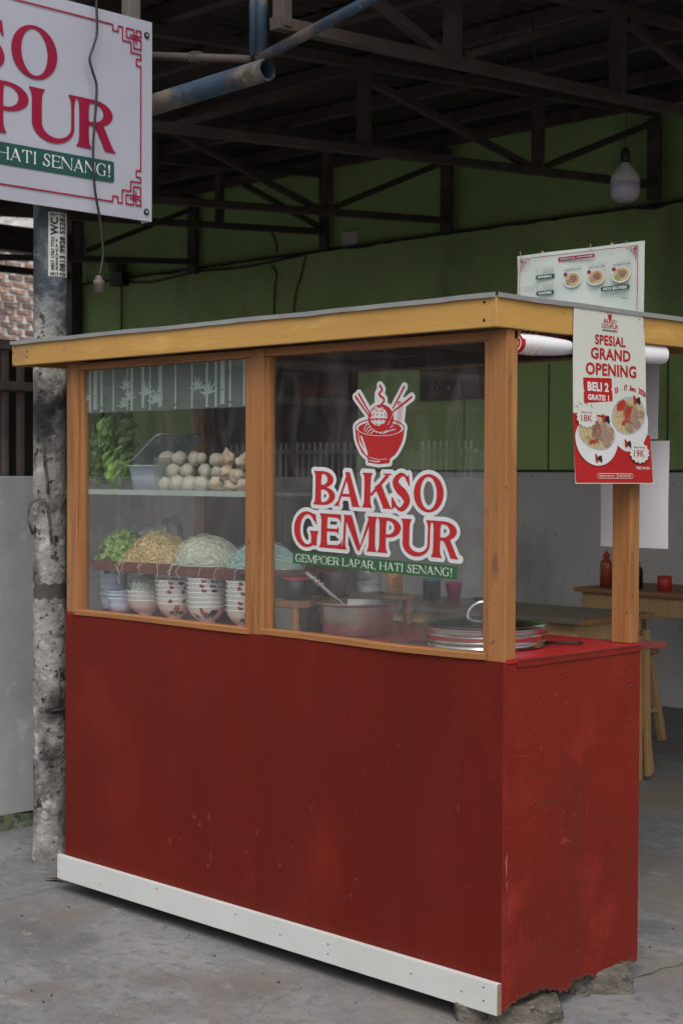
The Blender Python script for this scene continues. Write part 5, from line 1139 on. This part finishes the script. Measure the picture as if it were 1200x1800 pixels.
def strands(name, m, cx, cy, rx, ry, rz_, z0, n, r, seg, wig, seed, label, hang_=0, fuzz=0, curl=0, cone=1.15, base=True, cat='noodles'):
    rn = random.Random(seed); b = MB()
    if base:
        b.ball((0, 0, 0), 1, (1, 1, 1), 24, 44, .2, seed); b.v = [Vector((cx+v.x*rx*.82, cy+v.y*ry*.82, max(z0, z0+v.z*rz_*.80))) for v in b.v]; b.v = [v+Vector((noise.noise(v*60), noise.noise(v*60+Vector((9, 0, 0))), noise.noise(v*45+Vector((0, 9, 0)))))*.007 if v.z > z0+.002 else v for v in b.v]
    for k in range(n):
        a = rn.uniform(0, 6.28); e = math.asin(rn.random()**.9); d = rn.uniform(0, 6.28); pts = []
        h = rn.uniform(.84, 1.02+fuzz*rn.random()**4)*(1+.10*math.sin(a*3+seed)+.07*math.sin(a*5+e*6))
        for i in range(seg):
            aa = a+math.cos(d)*i*wig/ seg*1.3; ee = max(-.02, min(1.5, e+math.sin(d)*i*wig/seg)); d += rn.uniform(-.9, .9)
            pts.append((cx+rx*h*math.cos(aa)*math.cos(ee)+rn.gauss(0, r*.9), cy+ry*h*math.sin(aa)*math.cos(ee)+rn.gauss(0, r*.9), z0+r+rz_*h*max(0, math.sin(ee))**cone+rn.gauss(0, r*.6)+curl*math.cos(i*2.2+k)))
            if curl: q3 = pts[-1]; pts[-1] = (q3[0]+curl*math.sin(i*2.2+k), q3[1]+curl*math.cos(i*1.7+k), max(z0+r, q3[2]))
        b.tube(pts, r, 4, cap=False)
    for k in range(hang_):
        x = cx+rn.uniform(-.8, .95)*rx; y0 = .035-.004; l = rn.uniform(.008, .05) if k % 3 else rn.uniform(.03, .07); pts = [(x, .07, z0+.008), (x+.003, .045, z0+.005), (x+.004, y0-.004, z0-.004)]
        for q in range(1, 5): pts.append((x+.006*math.sin(q*1.3+k)+.010*rn.uniform(-1, 1), y0-.005, z0-.006-l*q/4))
        b.tube(pts, r*.75, 5, cap=False)
    return tag(b.build(name, m, None, smooth=True), label, cat, kind='stuff')
strands('yellow_noodles', 'noodle', -1.575, .13, .128, .085, .086, 1.151, 1100, .0014, 14, 1.5, 5, 'heap of curly yellow noodles in the middle of the red shelf', 6, .12, .0032, 1.5)
strands('white_vermicelli', 'vermi', -1.335, .135, .108, .085, .080, 1.151, 3200, .0008, 12, 1.7, 6, 'fine white vermicelli heap right of the yellow noodles', 5, .12)
strands('mint_vermicelli', 'mint', -1.105, .17, .115, .09, .066, 1.151, 1500, .0008, 12, 1.5, 8, 'pale mint coloured vermicelli heap behind the window mullion', 2, .12)
# clear bag lying behind the greens
bg_ = MB().ball((0, 0, 0), 1, (1, 1, 1), 20, 28)
bg_.v = [Vector((-1.815+v.x*.115, .30+v.y*.09, max(1.152, 1.21+v.z*.062+.10*max(0, v.x)**2*max(0, v.z)+.05*max(0, -v.x-.6)))) + Vector((1, 1, 1.3))*.013*noise.noise(v*3.3)+Vector((.4, .2, 1))*.006*noise.noise(v*9) for v in bg_.v]
tag(bg_.build('plastic_bag', 'bag', None, smooth=False), 'crumpled clear plastic bag behind the chopped greens', 'plastic bag')

# --- bowls
def bowl_prof(r, h, rb): return [(0, .004), (rb*.8, .004), (rb*.86, 0), (rb, 0), (rb*.98, .007), (rb*1.05, .010), (r*.67, h*.34), (r*.86, h*.66), (r*.965, h*.92), (r*1.005, h-.001), (r*1.0, h), (r*.975, h-.002), (r*.93, h*.88), (r*.83, h*.66), (r*.63, h*.36), (rb*.8, .015), (0, .012)]
def prof_r(pr_, z):
    o = pr_[3:11]
    for (r0, z0), (r1, z1) in zip(o, o[1:]):
        if z0 <= z <= z1: return r0+(r1-r0)*(z-z0)/(z1-z0+1e-9)
    return o[-1][0]
protos = {}
def make_bowl(kind, r, h, rb, m, pat):
    root = thing('bowl', 'x', 'bowl', (0, 0, 0))
    pr_ = bowl_prof(r, h, rb) if kind != 'cup' else [(0, .003), (rb*.9, .002), (rb, 0), (r*.86, h*.22), (r*.96, h*.6), (r*.98, h*.9), (r*1.03, h*.92), (r*1.03, h), (r*.97, h), (r*.93, h*.6), (r*.8, h*.2), (0, .010)]
    b = MB().lathe(pr_, 40); o = b.build('bowl_body', m, root, smooth=True)
    az = math.atan2(-3.3, 3.9)
    def pmap(hh, a0): return lambda u, v: ((prof_r(pr_, v)+hh)*math.cos(az+a0+u/r), (prof_r(pr_, v)+hh)*math.sin(az+a0+u/r), v)
    def P(nm, mm, F_, bnd_, a0=0, hh=.0006): 
        q = printed(nm, mm, F_, bnd_, .0014, pmap(hh, a0), root)
    if pat == 'rooster':
        z = h*.52
        P('cockerel_print', 'rooster_red', U(ell(-.009, z, .016, .0095, -.35), ell(-.024, z+.011, .006, .0095, .3), ell(-.026, z+.021, .0055, .0035), stroke([(-.006, z-.006), (-.006, z-.015)], .0026)), (-.04, .03, z-.018, z+.024), .10)
        P('tail_print', 'rooster_black', U(ell(.012, z+.006, .015, .0085, .7), ell(.021, z+.002, .013, .005, 1.1), ell(.027, z+.007, .0055, .011, -.4), ell(-.012, z-.005, .007, .0035)), (-.03, .035, z-.012, z+.02), .10, .001)
        P('leaf_print', 'leafglaze', U(*[stroke([(.0, z-.012), (x, z-.012+y)], [.001, .004]) for x, y in ((-.022, .008), (-.03, .016), (-.014, .012))]), (-.04, .01, z-.02, z+.012), -.42)
    if pat in ('flower', 'flower2'):
        z = h*.55
        P('flower_print', 'rooster_red', lambda X, Y: np.hypot(X, Y-z-.008)-.0105*(1+.28*np.cos(6*np.arctan2(Y-z-.008, X))), (-.018, .018, z-.010, z+.022), .12)
        P('leaf_print', 'leafglaze', U(*[ell(x*1.2, z-.009+abs(x)*.15, .010, .0048, a) for x, a in ((-.020, .5), (-.011, .9), (0, 1.57), (.011, 2.2), (.020, 2.6))]), (-.038, .038, z-.020, z+.008), .12, .0008)
    if pat in ('rimr', 'rimf'):
        z = h*.86
        if pat == 'rimr':
            P('cockerel_print', 'rooster_red', U(ell(-.006, z-.003, .009, .0045, .2), ell(-.012, z, .004, .005)), (-.03, .02, z-.010, h*.985), -.12)
            P('tail_print', 'rooster_black', ell(.0, z-.003, .012, .0050, -.1), (-.02, .02, z-.010, h*.985), .35)
        else:
            for a0 in (-.25, .55): P('flower_print', 'rooster_red', lambda X, Y: np.hypot(X, Y-z+.002)-.0078*(1+.3*np.cos(5*np.arctan2(Y-z+.002, X))), (-.012, .012, z-.011, h*.985), a0)
    root['r'] = r; return root
TR = []
def B(kind, r, h, rb, m, pat): 
    k = (kind, r, pat)
    if k not in protos: protos[k] = make_bowl(kind, r, h, rb, m, pat); protos[k]['fresh'] = 1
    return protos[k]
used_ = set()
def put_bowl(proto, x, y, z, label, group, rot=0):
    key = proto.name
    if key in used_: o = copy_tree(proto)
    else: o = proto; used_.add(key)
    o.location = (x, y, z); o.rotation_euler = (0, 0, rot); o['label'] = label; o['group'] = group
    return o
lvl = ['bottom bowl', 'second bowl from the bottom', 'third bowl from the bottom', 'fourth bowl from the bottom', 'fifth bowl from the bottom', 'sixth bowl from the bottom', 'top bowl']
stacks = [
 (-1.858, .150, 5, .0235, ('cup', .046, .062, .026, 'chinab', None), None, 'tall stack of pale blue plastic bowls', 'pale blue plastic bowls'),
 (-1.776, .120, 3, .0125, ('cup', .047, .052, .026, 'chinab', 'x'), None, 'short stack of pale blue plastic bowls', 'pale blue plastic bowls'),
 (-1.635, .112, 3, .0148, ('bowl', .0625, .056, .025, 'chinaw', None), None, 'plain white stack under the checked cloth', 'white china bowls in stacks'),
 (-1.463, .100, 6, .0150, ('bowl', .0625, .0565, .026, 'chinaw', 'flower'), ['rimf', 'x2', 'rimf', 'rimf', 'rimr'], 'stack whose bottom bowl shows a red flower', 'white china bowls in stacks'),
 (-1.285, .085, 7, .0150, ('bowl', .0650, .0575, .028, 'chinaw', 'rooster'), ['x2', 'x2', 'x2', 'rimr', 'rimr', 'rimr'], 'stack whose bottom bowl shows a cockerel', 'white china bowls in stacks'),
 (-1.105, .090, 7, .0150, ('bowl', .0635, .0570, .027, 'chinaw', 'flower2'), ['rimr', 'rimr', 'x2', 'rimr', 'rimf', 'rimf'], 'stack half hidden by the window mullion', 'white china bowls in stacks')]
for x, y, n_, dz, spec, up_, lab, grp in stacks:
    for k in range(n_):
        s_ = spec
        if k and up_: s_ = (*spec[:5], up_[k-1])
        pr0 = B(*s_)
        name = 'top bowl' if k == n_-1 else lvl[k]
        put_bowl(pr0, x+rnd.uniform(-.001, .001), y+rnd.uniform(-.001, .001), ZC+.005+k*dz, '%s of the %s' % (name, lab), grp, rnd.uniform(-.12, .12) if k else 0)
# checked cloth bundled on the plain stack
ck = thing('checked_cloth', 'green and white checked cloth bundled on top of the plain white bowls', 'cloth', (-1.63, .12, 1.06))
cv = MB(); vs = []; NI, NJ = 28, 14
def cpt(u, v, h=0):
    a = u*2*math.pi; e = v*math.pi/2; d = Vector((math.cos(a)*math.cos(e), math.sin(a)*math.cos(e), math.sin(e)))
    rr = 1+.16*noise.noise(d*2.2+Vector((3, 0, 0)))+.05*math.sin(a*5)*math.cos(e)
    return Vector((-1.632+(.053*rr+h)*d.x, .115+(.053*rr+h)*d.y, 1.050+(.056*rr+h)*max(0, d.z)))
for j in range(NJ+1):
    for i in range(NI): vs.append(cpt(i/NI, j/NJ))
cv.add(vs, [(j*NI+i, j*NI+(i+1) % NI, (j+1)*NI+(i+1) % NI, (j+1)*NI+i) for j in range(NJ) for i in range(NI)]); cv.build('cloth_bundle', 'cloth', ck, smooth=True)
cl = MB()
for i in range(11): cl.tube([cpt(i/11+.03*math.sin(v*6), v, .0004) for v in [q/10*.95 for q in range(11)]], .0008, 4, cap=False)
for j in range(1, 5): cl.tube([cpt(q/40, j/5.2+.03*math.sin(q*.6+j), .0004) for q in range(41)], .0007, 4, cap=False)
cl.build('check_lines', 'clothline', ck)
MB().tube([(-1.685, .10, 1.055), (-1.695, .095, 1.068), (-1.690, .09, 1.075), (-1.683, .092, 1.060)], .004, 6).build('cloth_corner', 'cloth', ck, smooth=True)
# droppings on the sill: small dark bits
sb = MB()
for k in range(110): sb.ball((rnd.uniform(-1.83, -1.50) if k < 70 else rnd.uniform(-1.83, -1.05), rnd.uniform(.022, .045), ZC+.006), rnd.uniform(.0012, .0035), (1.3, .8, .6), 3, 5, .5, k)
struct(sb.build('sill_crumbs', 'grime'), 'stuff')

# --- inner shelf unit beside the mullion
iu = thing('inner_shelf_unit', 'low wooden shelf unit on the counter just right of the mullion', 'shelf unit', (-.87, .3, ZC))
box('front_board', mat('grey board', (.17, .15, .15), (.13, .115, .115), 9, .6), -.975, -.832, .036, .046, ZC+.005, 1.048, iu)
box('front_edge', 'woodh', -.8315, -.818, .034, .048, ZC+.005, 1.048, iu)
box('shelf_top', 'tablewood', -.985, -.812, .034, .55, 1.0485, 1.066, iu)
box('leg', 'tablewood', -.835, -.815, .52, .545, ZC+.005, 1.048, iu); box('leg', 'tablewood', -.98, -.96, .52, .545, ZC+.005, 1.048, iu)
def jar(x, y, z, r, h, m, lidm, label, cat='container', name='container'):
    t = thing(name, label, cat, (x, y, z))
    MB().lathe([(0, 0), (r*.92, 0), (r, .004), (r*1.02, h*.9), (r*.95, h*.92), (r*.95, h*.925), (0, h*.925)], 28, c=(x, y, z)).build('container_body', m, t, smooth=True)
    if lidm: MB().lathe([(r*1.05, h*.92), (r*1.06, h*.93), (r*1.06, h), (r*.95, h*1.01), (0, h*1.01)], 28, c=(x, y, z)).build('lid', lidm, t, smooth=True)
    return t
jar(-.90, .12, 1.067, .045, .065, 'iron', 'redplastic', 'dark round tin with red lid on the inner shelf unit')
jar(-.885, .27, 1.067, .042, .085, 'darkbrown', None, 'brown open pot behind the red lidded tin')
jar(-.87, .40, 1.067, .036, .09, 'clear', 'clear', 'clear plastic jar at the rear of the inner shelf unit')

# --- basin with ladle
bs = thing('steel_basin', 'wide stainless steel basin on the red counter behind the logo', 'basin', (-.715, .185, ZC+.004))
rr = .122; bz_ = ZC+.005
smooth_angle(MB().lathe([(0, 0), (.085, 0), (.098, .006), (.110, .045), (.117, .088), (rr+.012, .094), (rr+.014, .097), (rr+.012, .0995), (.116, .096), (.108, .045), (.095, .008), (0, .005)], 56, c=(-.715, .185, bz_)).build('basin_shell', 'tin', bs), 50)
ld = thing('ladle', 'metal ladle handle leaning out of the steel basin', 'ladle', (-.70, .15, 1.0))
lp = [(-.66, .20, 1.00), (-.72, .125, 1.062), (-.755, .07, 1.115), (-.785, .028, 1.158)]
pt = [Vector(v) for v in (lp[0], lp[3])]
MB().tube([Vector((-.665, .21, .985)), Vector((-.70, .15, 1.04)), Vector((-.735, .095, 1.095)), Vector((-.776, .036, 1.158))], [.004, .005, .0065, .008], 12).build('handle', 'tin', ld, smooth=True)
for k in range(3): a = Vector((-.764+.006*k, .054+.009*k, 1.142-.009*k)); MB().tube([a, a+Vector((.003, .004, -.004))], .0098, 12).build('grip_ring', 'tin', ld)
MB().ball((-.660, .215, .985), .03, (1, 1, .5), 8, 14).build('ladle_bowl', 'tin', ld, smooth=True)

# --- big lidded pan
PXc, PYc = -.262, .237
pn = thing('lidded_pan', 'large flat steel pan with domed lid and ridged rim', 'pan', (PXc, PYc, ZC+.004))
Rm = .178
prf = [(0, 0), (Rm*.93, 0), (Rm*.95, .003), (Rm*.93, .010), (Rm*.965, .014), (Rm*.965, .019), (Rm*.94, .022), (Rm*.955, .032), (Rm*.985, .036), (Rm*.985, .040), (Rm*.955, .043), (Rm*.96, .050), (0, .050)]
smooth_angle(MB().lathe(prf, 80, c=(PXc, PYc, ZC+.005)).build('pan_body', 'lid', pn), 50)
lidp = [(Rm*.985, .0505), (Rm*1.02, .053), (Rm*1.025, .057), (Rm*1.0, .060), (Rm*.97, .059), (Rm*.945, .064), (Rm*.90, .068), (Rm*.87, .0665), (Rm*.80, .071), (Rm*.55, .078), (Rm*.3, .082), (0, .083)]
smooth_angle(MB().lathe(lidp, 80, c=(PXc, PYc, ZC+.005)).build('lid', 'lid', pn), 50)
hx = Vector((.70, .71, 0))
hp = [Vector((PXc, PYc, ZC+.085))+hx*(.050*math.cos(a))+Vector((0, 0, .043*max(0, math.sin(a)))) for a in [math.pi*q/12 for q in range(13)]]
MB().tube([hp[0]-Vector((0, 0, .008))]+hp+[hp[-1]-Vector((0, 0, .008))], .0042, 10).build('lid_handle', 'lid', pn, smooth=True)
def loop(c, l, w_, name='pan_handle'):
    c = Vector(c); sx = 1 if l > 0 else -1; n_ = hx.cross(Vector((0, 0, 1)))
    pts = [c+n_*w_]+[c+hx*l*.9+n_*w_, c+hx*l+n_*w_*.7, c+hx*l-n_*w_*.7, c+hx*l*.9-n_*w_]+[c-n_*w_]
    MB().tube(pts, .0032, 8).build(name, 'iron', pn, smooth=True)
loop(Vector((PXc, PYc, ZC+.012))+hx*Rm*.94, .105, .010); loop(Vector((PXc, PYc, ZC+.012))-hx*Rm*.94, -.100, .010)

# ================================================================== SEATING AREA
t1 = thing('dining_table', 'long brown dining table directly behind the stall counter', 'table', (-2.45, 2.87, 0))
box('tabletop', 'tabletop', -3.25, -1.645, 2.58, 3.17, .775, .80, t1, .003)
box('top_edge', 'tablewood', -1.6445, -1.638, 2.582, 3.168, .7755, .7995, t1, .001)
box('apron', 'pine', -3.18, -1.72, 2.62, 2.645, .69, .7745, t1); box('apron', 'pine', -1.72, -1.69, 2.62, 3.13, .69, .7745, t1)
for x, y in ((-1.69, 3.10), (-1.75, 2.65), (-3.15, 2.65), (-3.15, 3.10)): MB().bar((x, y, 0), (x, y, .69), .045, .045).build('leg', 'pine', t1, bevel=.003)
MB().bar((-1.655, 3.15, .02), (-1.655, 3.12, .72), .035, .02).build('leg', 'pine', t1, bevel=.002)
MB().bar((-1.76, 3.33, 0), (-1.72, 3.15, .68), .03, .025).build('brace', 'pine', t1, bevel=.002)
t2 = thing('side_table', 'pale wooden table against the wall holding the sauce bottles', 'table', (-2.3, 4.55, 0))
box('tabletop', 'tablewood', -2.93, -1.5, 4.28, 4.95, .775, .80, t2, .003); box('apron', 'pine', -2.88, -1.55, 4.32, 4.345, .66, .7745, t2); box('apron', 'pine', -2.90, -2.875, 4.32, 4.90, .66, .7745, t2)
for x, y in ((-2.87, 4.35), (-1.6, 4.35), (-2.87, 4.88), (-1.6, 4.88)): MB().bar((x, y, 0), (x, y, .66), .05, .05).build('leg', 'pine', t2, bevel=.003)
def stool(x, y, label, rz_=0, h=.50):
    t = thing('wooden_stool', label, 'stool', (x, y, 0), 'wooden stools by the tables')
    MB().box(x-.16, x+.16, y-.14, y+.14, h-.028, h).build('seat', 'tablewood', t, bevel=.003)
    for sx in (-1, 1):
        for sy in (-1, 1): MB().bar((x+sx*.175, y+sy*.15, 0), (x+sx*.12, y+sy*.10, h-.028), .04, .035).build('leg', 'pine', t, bevel=.003)
        MB().bar((x+sx*.155, y-.13, .17), (x+sx*.155, y+.13, .17), .03, .02).build('rung', 'pine', t); 
    for sy in (-1, 1): MB().bar((x-.15, y+sy*.135, .20), (x+.15, y+sy*.135, .20), .02, .03).build('rung', 'pine', t); MB().bar((x-.13, y+sy*.11, .42), (x+.13, y+sy*.11, .42), .02, .04).build('rung', 'pine', t)
    t.rotation_euler.z = rz_; return t
stool(-2.42, 4.02, 'wooden stool with splayed legs at the right picture edge')
stool(-2.95, 3.62, 'wooden stool mostly hidden behind the long dining table', .2)
# items on tables
def bottle(x, y, r, h, m, capm, label):
    t = thing('bottle', label, 'bottle', (x, y, .80))
    MB().lathe([(0, 0), (r, .002), (r, h*.60), (r*.85, h*.70), (r*.45, h*.78), (r*.45, h*.82), (0, h*.82)], 20, c=(x, y, .801)).build('bottle_body', m, t, smooth=True)
    MB().lathe([(r*.6, h*.82), (r*.6, h*.88), (r*.2, h*.94), (r*.1, h), (0, h)], 16, c=(x, y, .801)).build('cap', capm, t, smooth=True)
bottle(-2.80, 4.42, .036, .215, 'sauce', 'redplastic', 'brown sauce bottle with red cap on the wall table')
bottle(-2.70, 4.50, .034, .19, 'orange', 'black', 'orange sauce bottle with dark cap on the wall table')
bottle(-2.60, 4.44, .034, .17, 'iron', 'bluep', 'dark soy bottle with blue cap on the wall table')
jar(-2.42, 4.45, .80, .04, .09, 'redplastic', None, 'red cutlery cup behind the rear stall post', 'cup', 'cup')
ob = thing('squeeze_bottle', 'orange cylinder bottle with white base on the long table', 'bottle', (-2.965, 2.78, .80))
MB().lathe([(0, 0), (.042, 0), (.042, .04)], 24, c=(-2.965, 2.78, .801)).build('base', 'whiteprint', ob, smooth=True)
MB().lathe([(.0425, .04), (.0425, .16), (.030, .17), (.028, .20), (0, .20)], 24, c=(-2.965, 2.78, .801)).build('bottle_body', 'orange', ob, smooth=True)
for k in range(4): MB().tube([(-2.965+.043*math.cos(a), 2.78+.043*math.sin(a), .875+k*.014+.004*math.sin(a*9)) for a in [R(-60+6*q) for q in range(9)]], .0018, 5).build('printed_mark', 'black', ob)
jar(-2.84, 2.93, .80, .045, .11, 'iron', 'bluep', 'dark jar with blue lid between the orange bottle and the pink cup')
cupo = thing('pink_cup', 'bright pink plastic cup on the long table', 'cup', (-2.87, 3.06, .80))
cupo.location = (-2.80, 3.02, .80); cupo['org'] = (-2.80, 3.02, .80)
MB().lathe([(0, 0), (.032, 0), (.045, .085), (.048, .088), (.044, .088), (.030, .005), (0, .005)], 24, c=(-2.80, 3.06, .801)).build('cup_body', 'pink', cupo, smooth=True)
pl = MB().lathe([(0, .004), (.05, .002), (.085, .014), (.087, .016), (.05, .008), (0, .008)], 28, c=(-2.60, 3.08, .80)); tag(pl.build('plate', 'iron', None, smooth=True), 'dark plate on the long table right of the pink cup', 'plate')
jar(-3.02, 2.66, .80, .05, .075, 'whiteprint', 'whiteprint', 'white lidded tub on the long table left of the orange bottle')

# hanging bulb
lb = thing('hanging_bulb', 'unlit white bulb hanging from the roof truss at upper right', 'light bulb', (-1.6, 2.838, 3.15))
bc = (-1.6, 2.838, 0)
MB().tube([(-1.6, 2.838, 3.15), (-1.6, 2.838, 2.93)], .0028, 6).build('cord', 'cable', lb)
MB().lathe([(0, 2.945), (.012, 2.942), (.020, 2.925), (.022, 2.885), (.020, 2.875)], 24, c=bc).build('socket', 'iron', lb, smooth=True)
MB().lathe([(.019, 2.878), (.021, 2.868), (.040, 2.848), (.060, 2.822), (.066, 2.80), (.067, 2.785)], 32, c=bc).build('housing', 'bulbw', lb, smooth=True)
MB().lathe([(.0665, 2.7845), (.0665, 2.74), (.058, 2.715), (.035, 2.700), (0, 2.696)], 32, c=bc).build('diffuser', 'bulbg', lb, smooth=True)
MB().lathe([(.0675, 2.786), (.0685, 2.784), (.0675, 2.782)], 32, c=bc).build('seam_ring', 'bulbw', lb)

# wiring on the back wall
jb = thing('junction_box', 'dark electrical box high on the green wall at left', 'electrical box', (-8.54, 5.26, 3.1))
MB().box(-8.63, -8.45, 5.20, 5.279, 3.10, 3.22).build('box_body', 'iron', jb, bevel=.004); MB().box(-8.60, -8.48, 5.16, 5.279, 3.225, 3.32).build('box_body', 'steel_dark', jb, bevel=.01)
MB().tube([(-8.54, 5.262, 3.10), (-8.545, 5.27, 1.5)], .008, 6).build('conduit', 'iron', jb)
def wire(label, pts, r=.006): tag(MB().tube([Vector(p) for p in curve(pts, 5)], r, 6).build('wire', 'cable', None, smooth=True), label, 'wire')
wire('loose black wire running down the green wall from the ledge, left one', [(-6.60, 5.265, 3.10), (-6.55, 5.268, 3.02), (-6.58, 5.27, 2.80), (-6.57, 5.27, 1.6)])
wire('loose black wire running down the green wall, right one', [(-6.22, 5.265, 3.14), (-6.27, 5.268, 3.0), (-6.36, 5.27, 2.7), (-6.4, 5.27, 1.6)])
wire('black wire drooping along the wall from the electrical box', [(-8.45, 5.26, 3.13), (-8.1, 5.26, 3.10), (-7.5, 5.26, 3.135), (-6.9, 5.26, 3.12), (-6.28, 5.26, 3.15)], .009)
wire('thin wire with knots hanging off the roof truss above the left window', [(-6.0, 4.7, 3.25), (-5.99, 4.74, 3.18), (-6.0, 4.76, 3.12), (-5.98, 4.74, 3.10)], .009)
wire('wire loop hanging from the truss near the bulb', [(-1.6, 2.15, 3.40), (-1.6, 2.16, 3.25), (-1.58, 2.17, 3.13)], .004)
wire('second wire loop hanging from the truss near the bulb', [(-1.6, 1.95, 3.40), (-1.6, 1.96, 3.25), (-1.58, 1.95, 3.12)], .004)

# stones under the corner
def rock(x, y, z, hx_, hy_, hz_, rot, seed, label):
    bm_ = bmesh.new(); bmesh.ops.create_cube(bm_, size=2); bmesh.ops.subdivide_edges(bm_, edges=bm_.edges, cuts=19, use_grid_fill=True)
    for v in bm_.verts:
        p = v.co.copy(); l = (abs(p.x)**12+abs(p.y)**12+abs(p.z)**12)**(1/12); p = p/l
        p = Vector((p.x*hx_, p.y*hy_, p.z*hz_)); d = noise.noise(p*13+Vector((seed, 0, 0)))*.010+noise.noise(p*45+Vector((seed, 0, 0)))*.005+noise.noise(p*110)*.003
        v.co = p+v.co.normalized()*d
    me = bpy.data.meshes.new('support_stone'); bm_.to_mesh(me); bm_.free(); me.materials.append(K['stone'])
    for q in me.polygons: q.use_smooth = True
    o = link(bpy.data.objects.new('support_stone', me)); o.location = (x, y, z); o.rotation_euler.z = rot
    return tag(o, label, 'stone', 'stones propping up the stall')
rock(-.080, .118, .020, .140, .080, .028, R(44), 1, 'rough concrete block propping the front right corner of the stall')
rock(-.036, .472, .027, .092, .068, .036, R(46), 5, 'rounded stone propping the rear right corner of the stall')
rock(-1.75, .45, .022, .12, .09, .028, R(10), 9, 'stone hidden in the shade under the left end of the stall')
# dead leaf
dl = MB(); dl.add([(-2.10, .02, .006), (-2.045, .035, .018), (-1.985, .10, .010), (-2.03, .075, .004), (-2.085, .06, .003), (-2.04, .05, .024)], [(0, 1, 5), (1, 2, 5), (2, 3, 5), (3, 4, 5), (4, 0, 5)])
tag(dl.build('dead_leaf', 'deadleaf', None), 'curled brown dead leaf on the ground by the left end of the skirting', 'leaf')

# ================================================================== ACROSS THE STREET (seen in the window glass)
nb = thing('street_wall', 'low grey wall across the street, mirrored in the window', 'wall', (-9, -10.6, 0))
box('wall_body', 'wallnbr', -22, 4, -10.75, -10.55, 0, .72, nb, 0)
fn = thing('street_fence', 'white steel bar fence across the street, mirrored in the window', 'fence', (-9, -10.5, .7))
me0 = None
for xa_, xb_, st_ in ((-13.1, -10.75, .105), (-9.72, -8.90, .092)):
    for zz in (.78, 1.72): box('fence_rail', 'fencew', xa_, xb_, -10.53, -10.49, zz, zz+.045, fn, 0)
    for k in range(int((xb_-xa_)/st_)+1):
        if me0 is None: o = MB().box(-9.011, -8.989, -10.52, -10.50, .72, 1.86).build('fence_bar', 'fencew', fn); me0 = o.data
        else: o = link(bpy.data.objects.new('fence_bar', me0)); o.parent = fn
        o.location = (xa_+k*st_+9, 0, 0)
hs_ = thing('street_house', 'dark fronted house across the street, mirrored in the window', 'house', (-11, -14, 0))
box('wall', 'house', -24, 3, -14.2, -14.0, 0, 3.6, hs_, 0); box('roof', 'steel_dark', -24.5, 3.5, -17, -13.2, 3.6, 4.4, hs_, 0)
box('awning', 'awning', -15.2, -14.4, -13.99, -13.7, 2.70, 2.84, hs_, 0)
box('wall', 'wallnbr', -14.1, -10.4, -13.99, -13.9, 0, 1.82, hs_, 0)
tr_ = thing('street_tree', 'leaning tree across the street, mirrored in the window', 'tree', (-12.9, -9.9, 0))
MB().tube([(-12.9, -9.9, 0), (-13.2, -9.9, .5), (-13.5, -9.9, 1.0), (-13.7, -9.9, 2.2)], [.09, .07, .055, .03], 10).build('trunk', 'trunk', tr_, smooth=True)
cw = MB()
for k in range(500):
    c = Vector((-13.6, -9.9, 2.9))+Vector((lr.gauss(0, .5), lr.gauss(0, .5), lr.gauss(0, .45))); u = Vector((lr.gauss(0, 1), lr.gauss(0, 1), lr.gauss(0, 1))).normalized(); v = u.orthogonal()
    cw.add([c+u*.09, c+v*.05, c-u*.09, c-v*.05], [(0, 1, 2, 3)])
cw.build('crown', 'foliage', tr_)
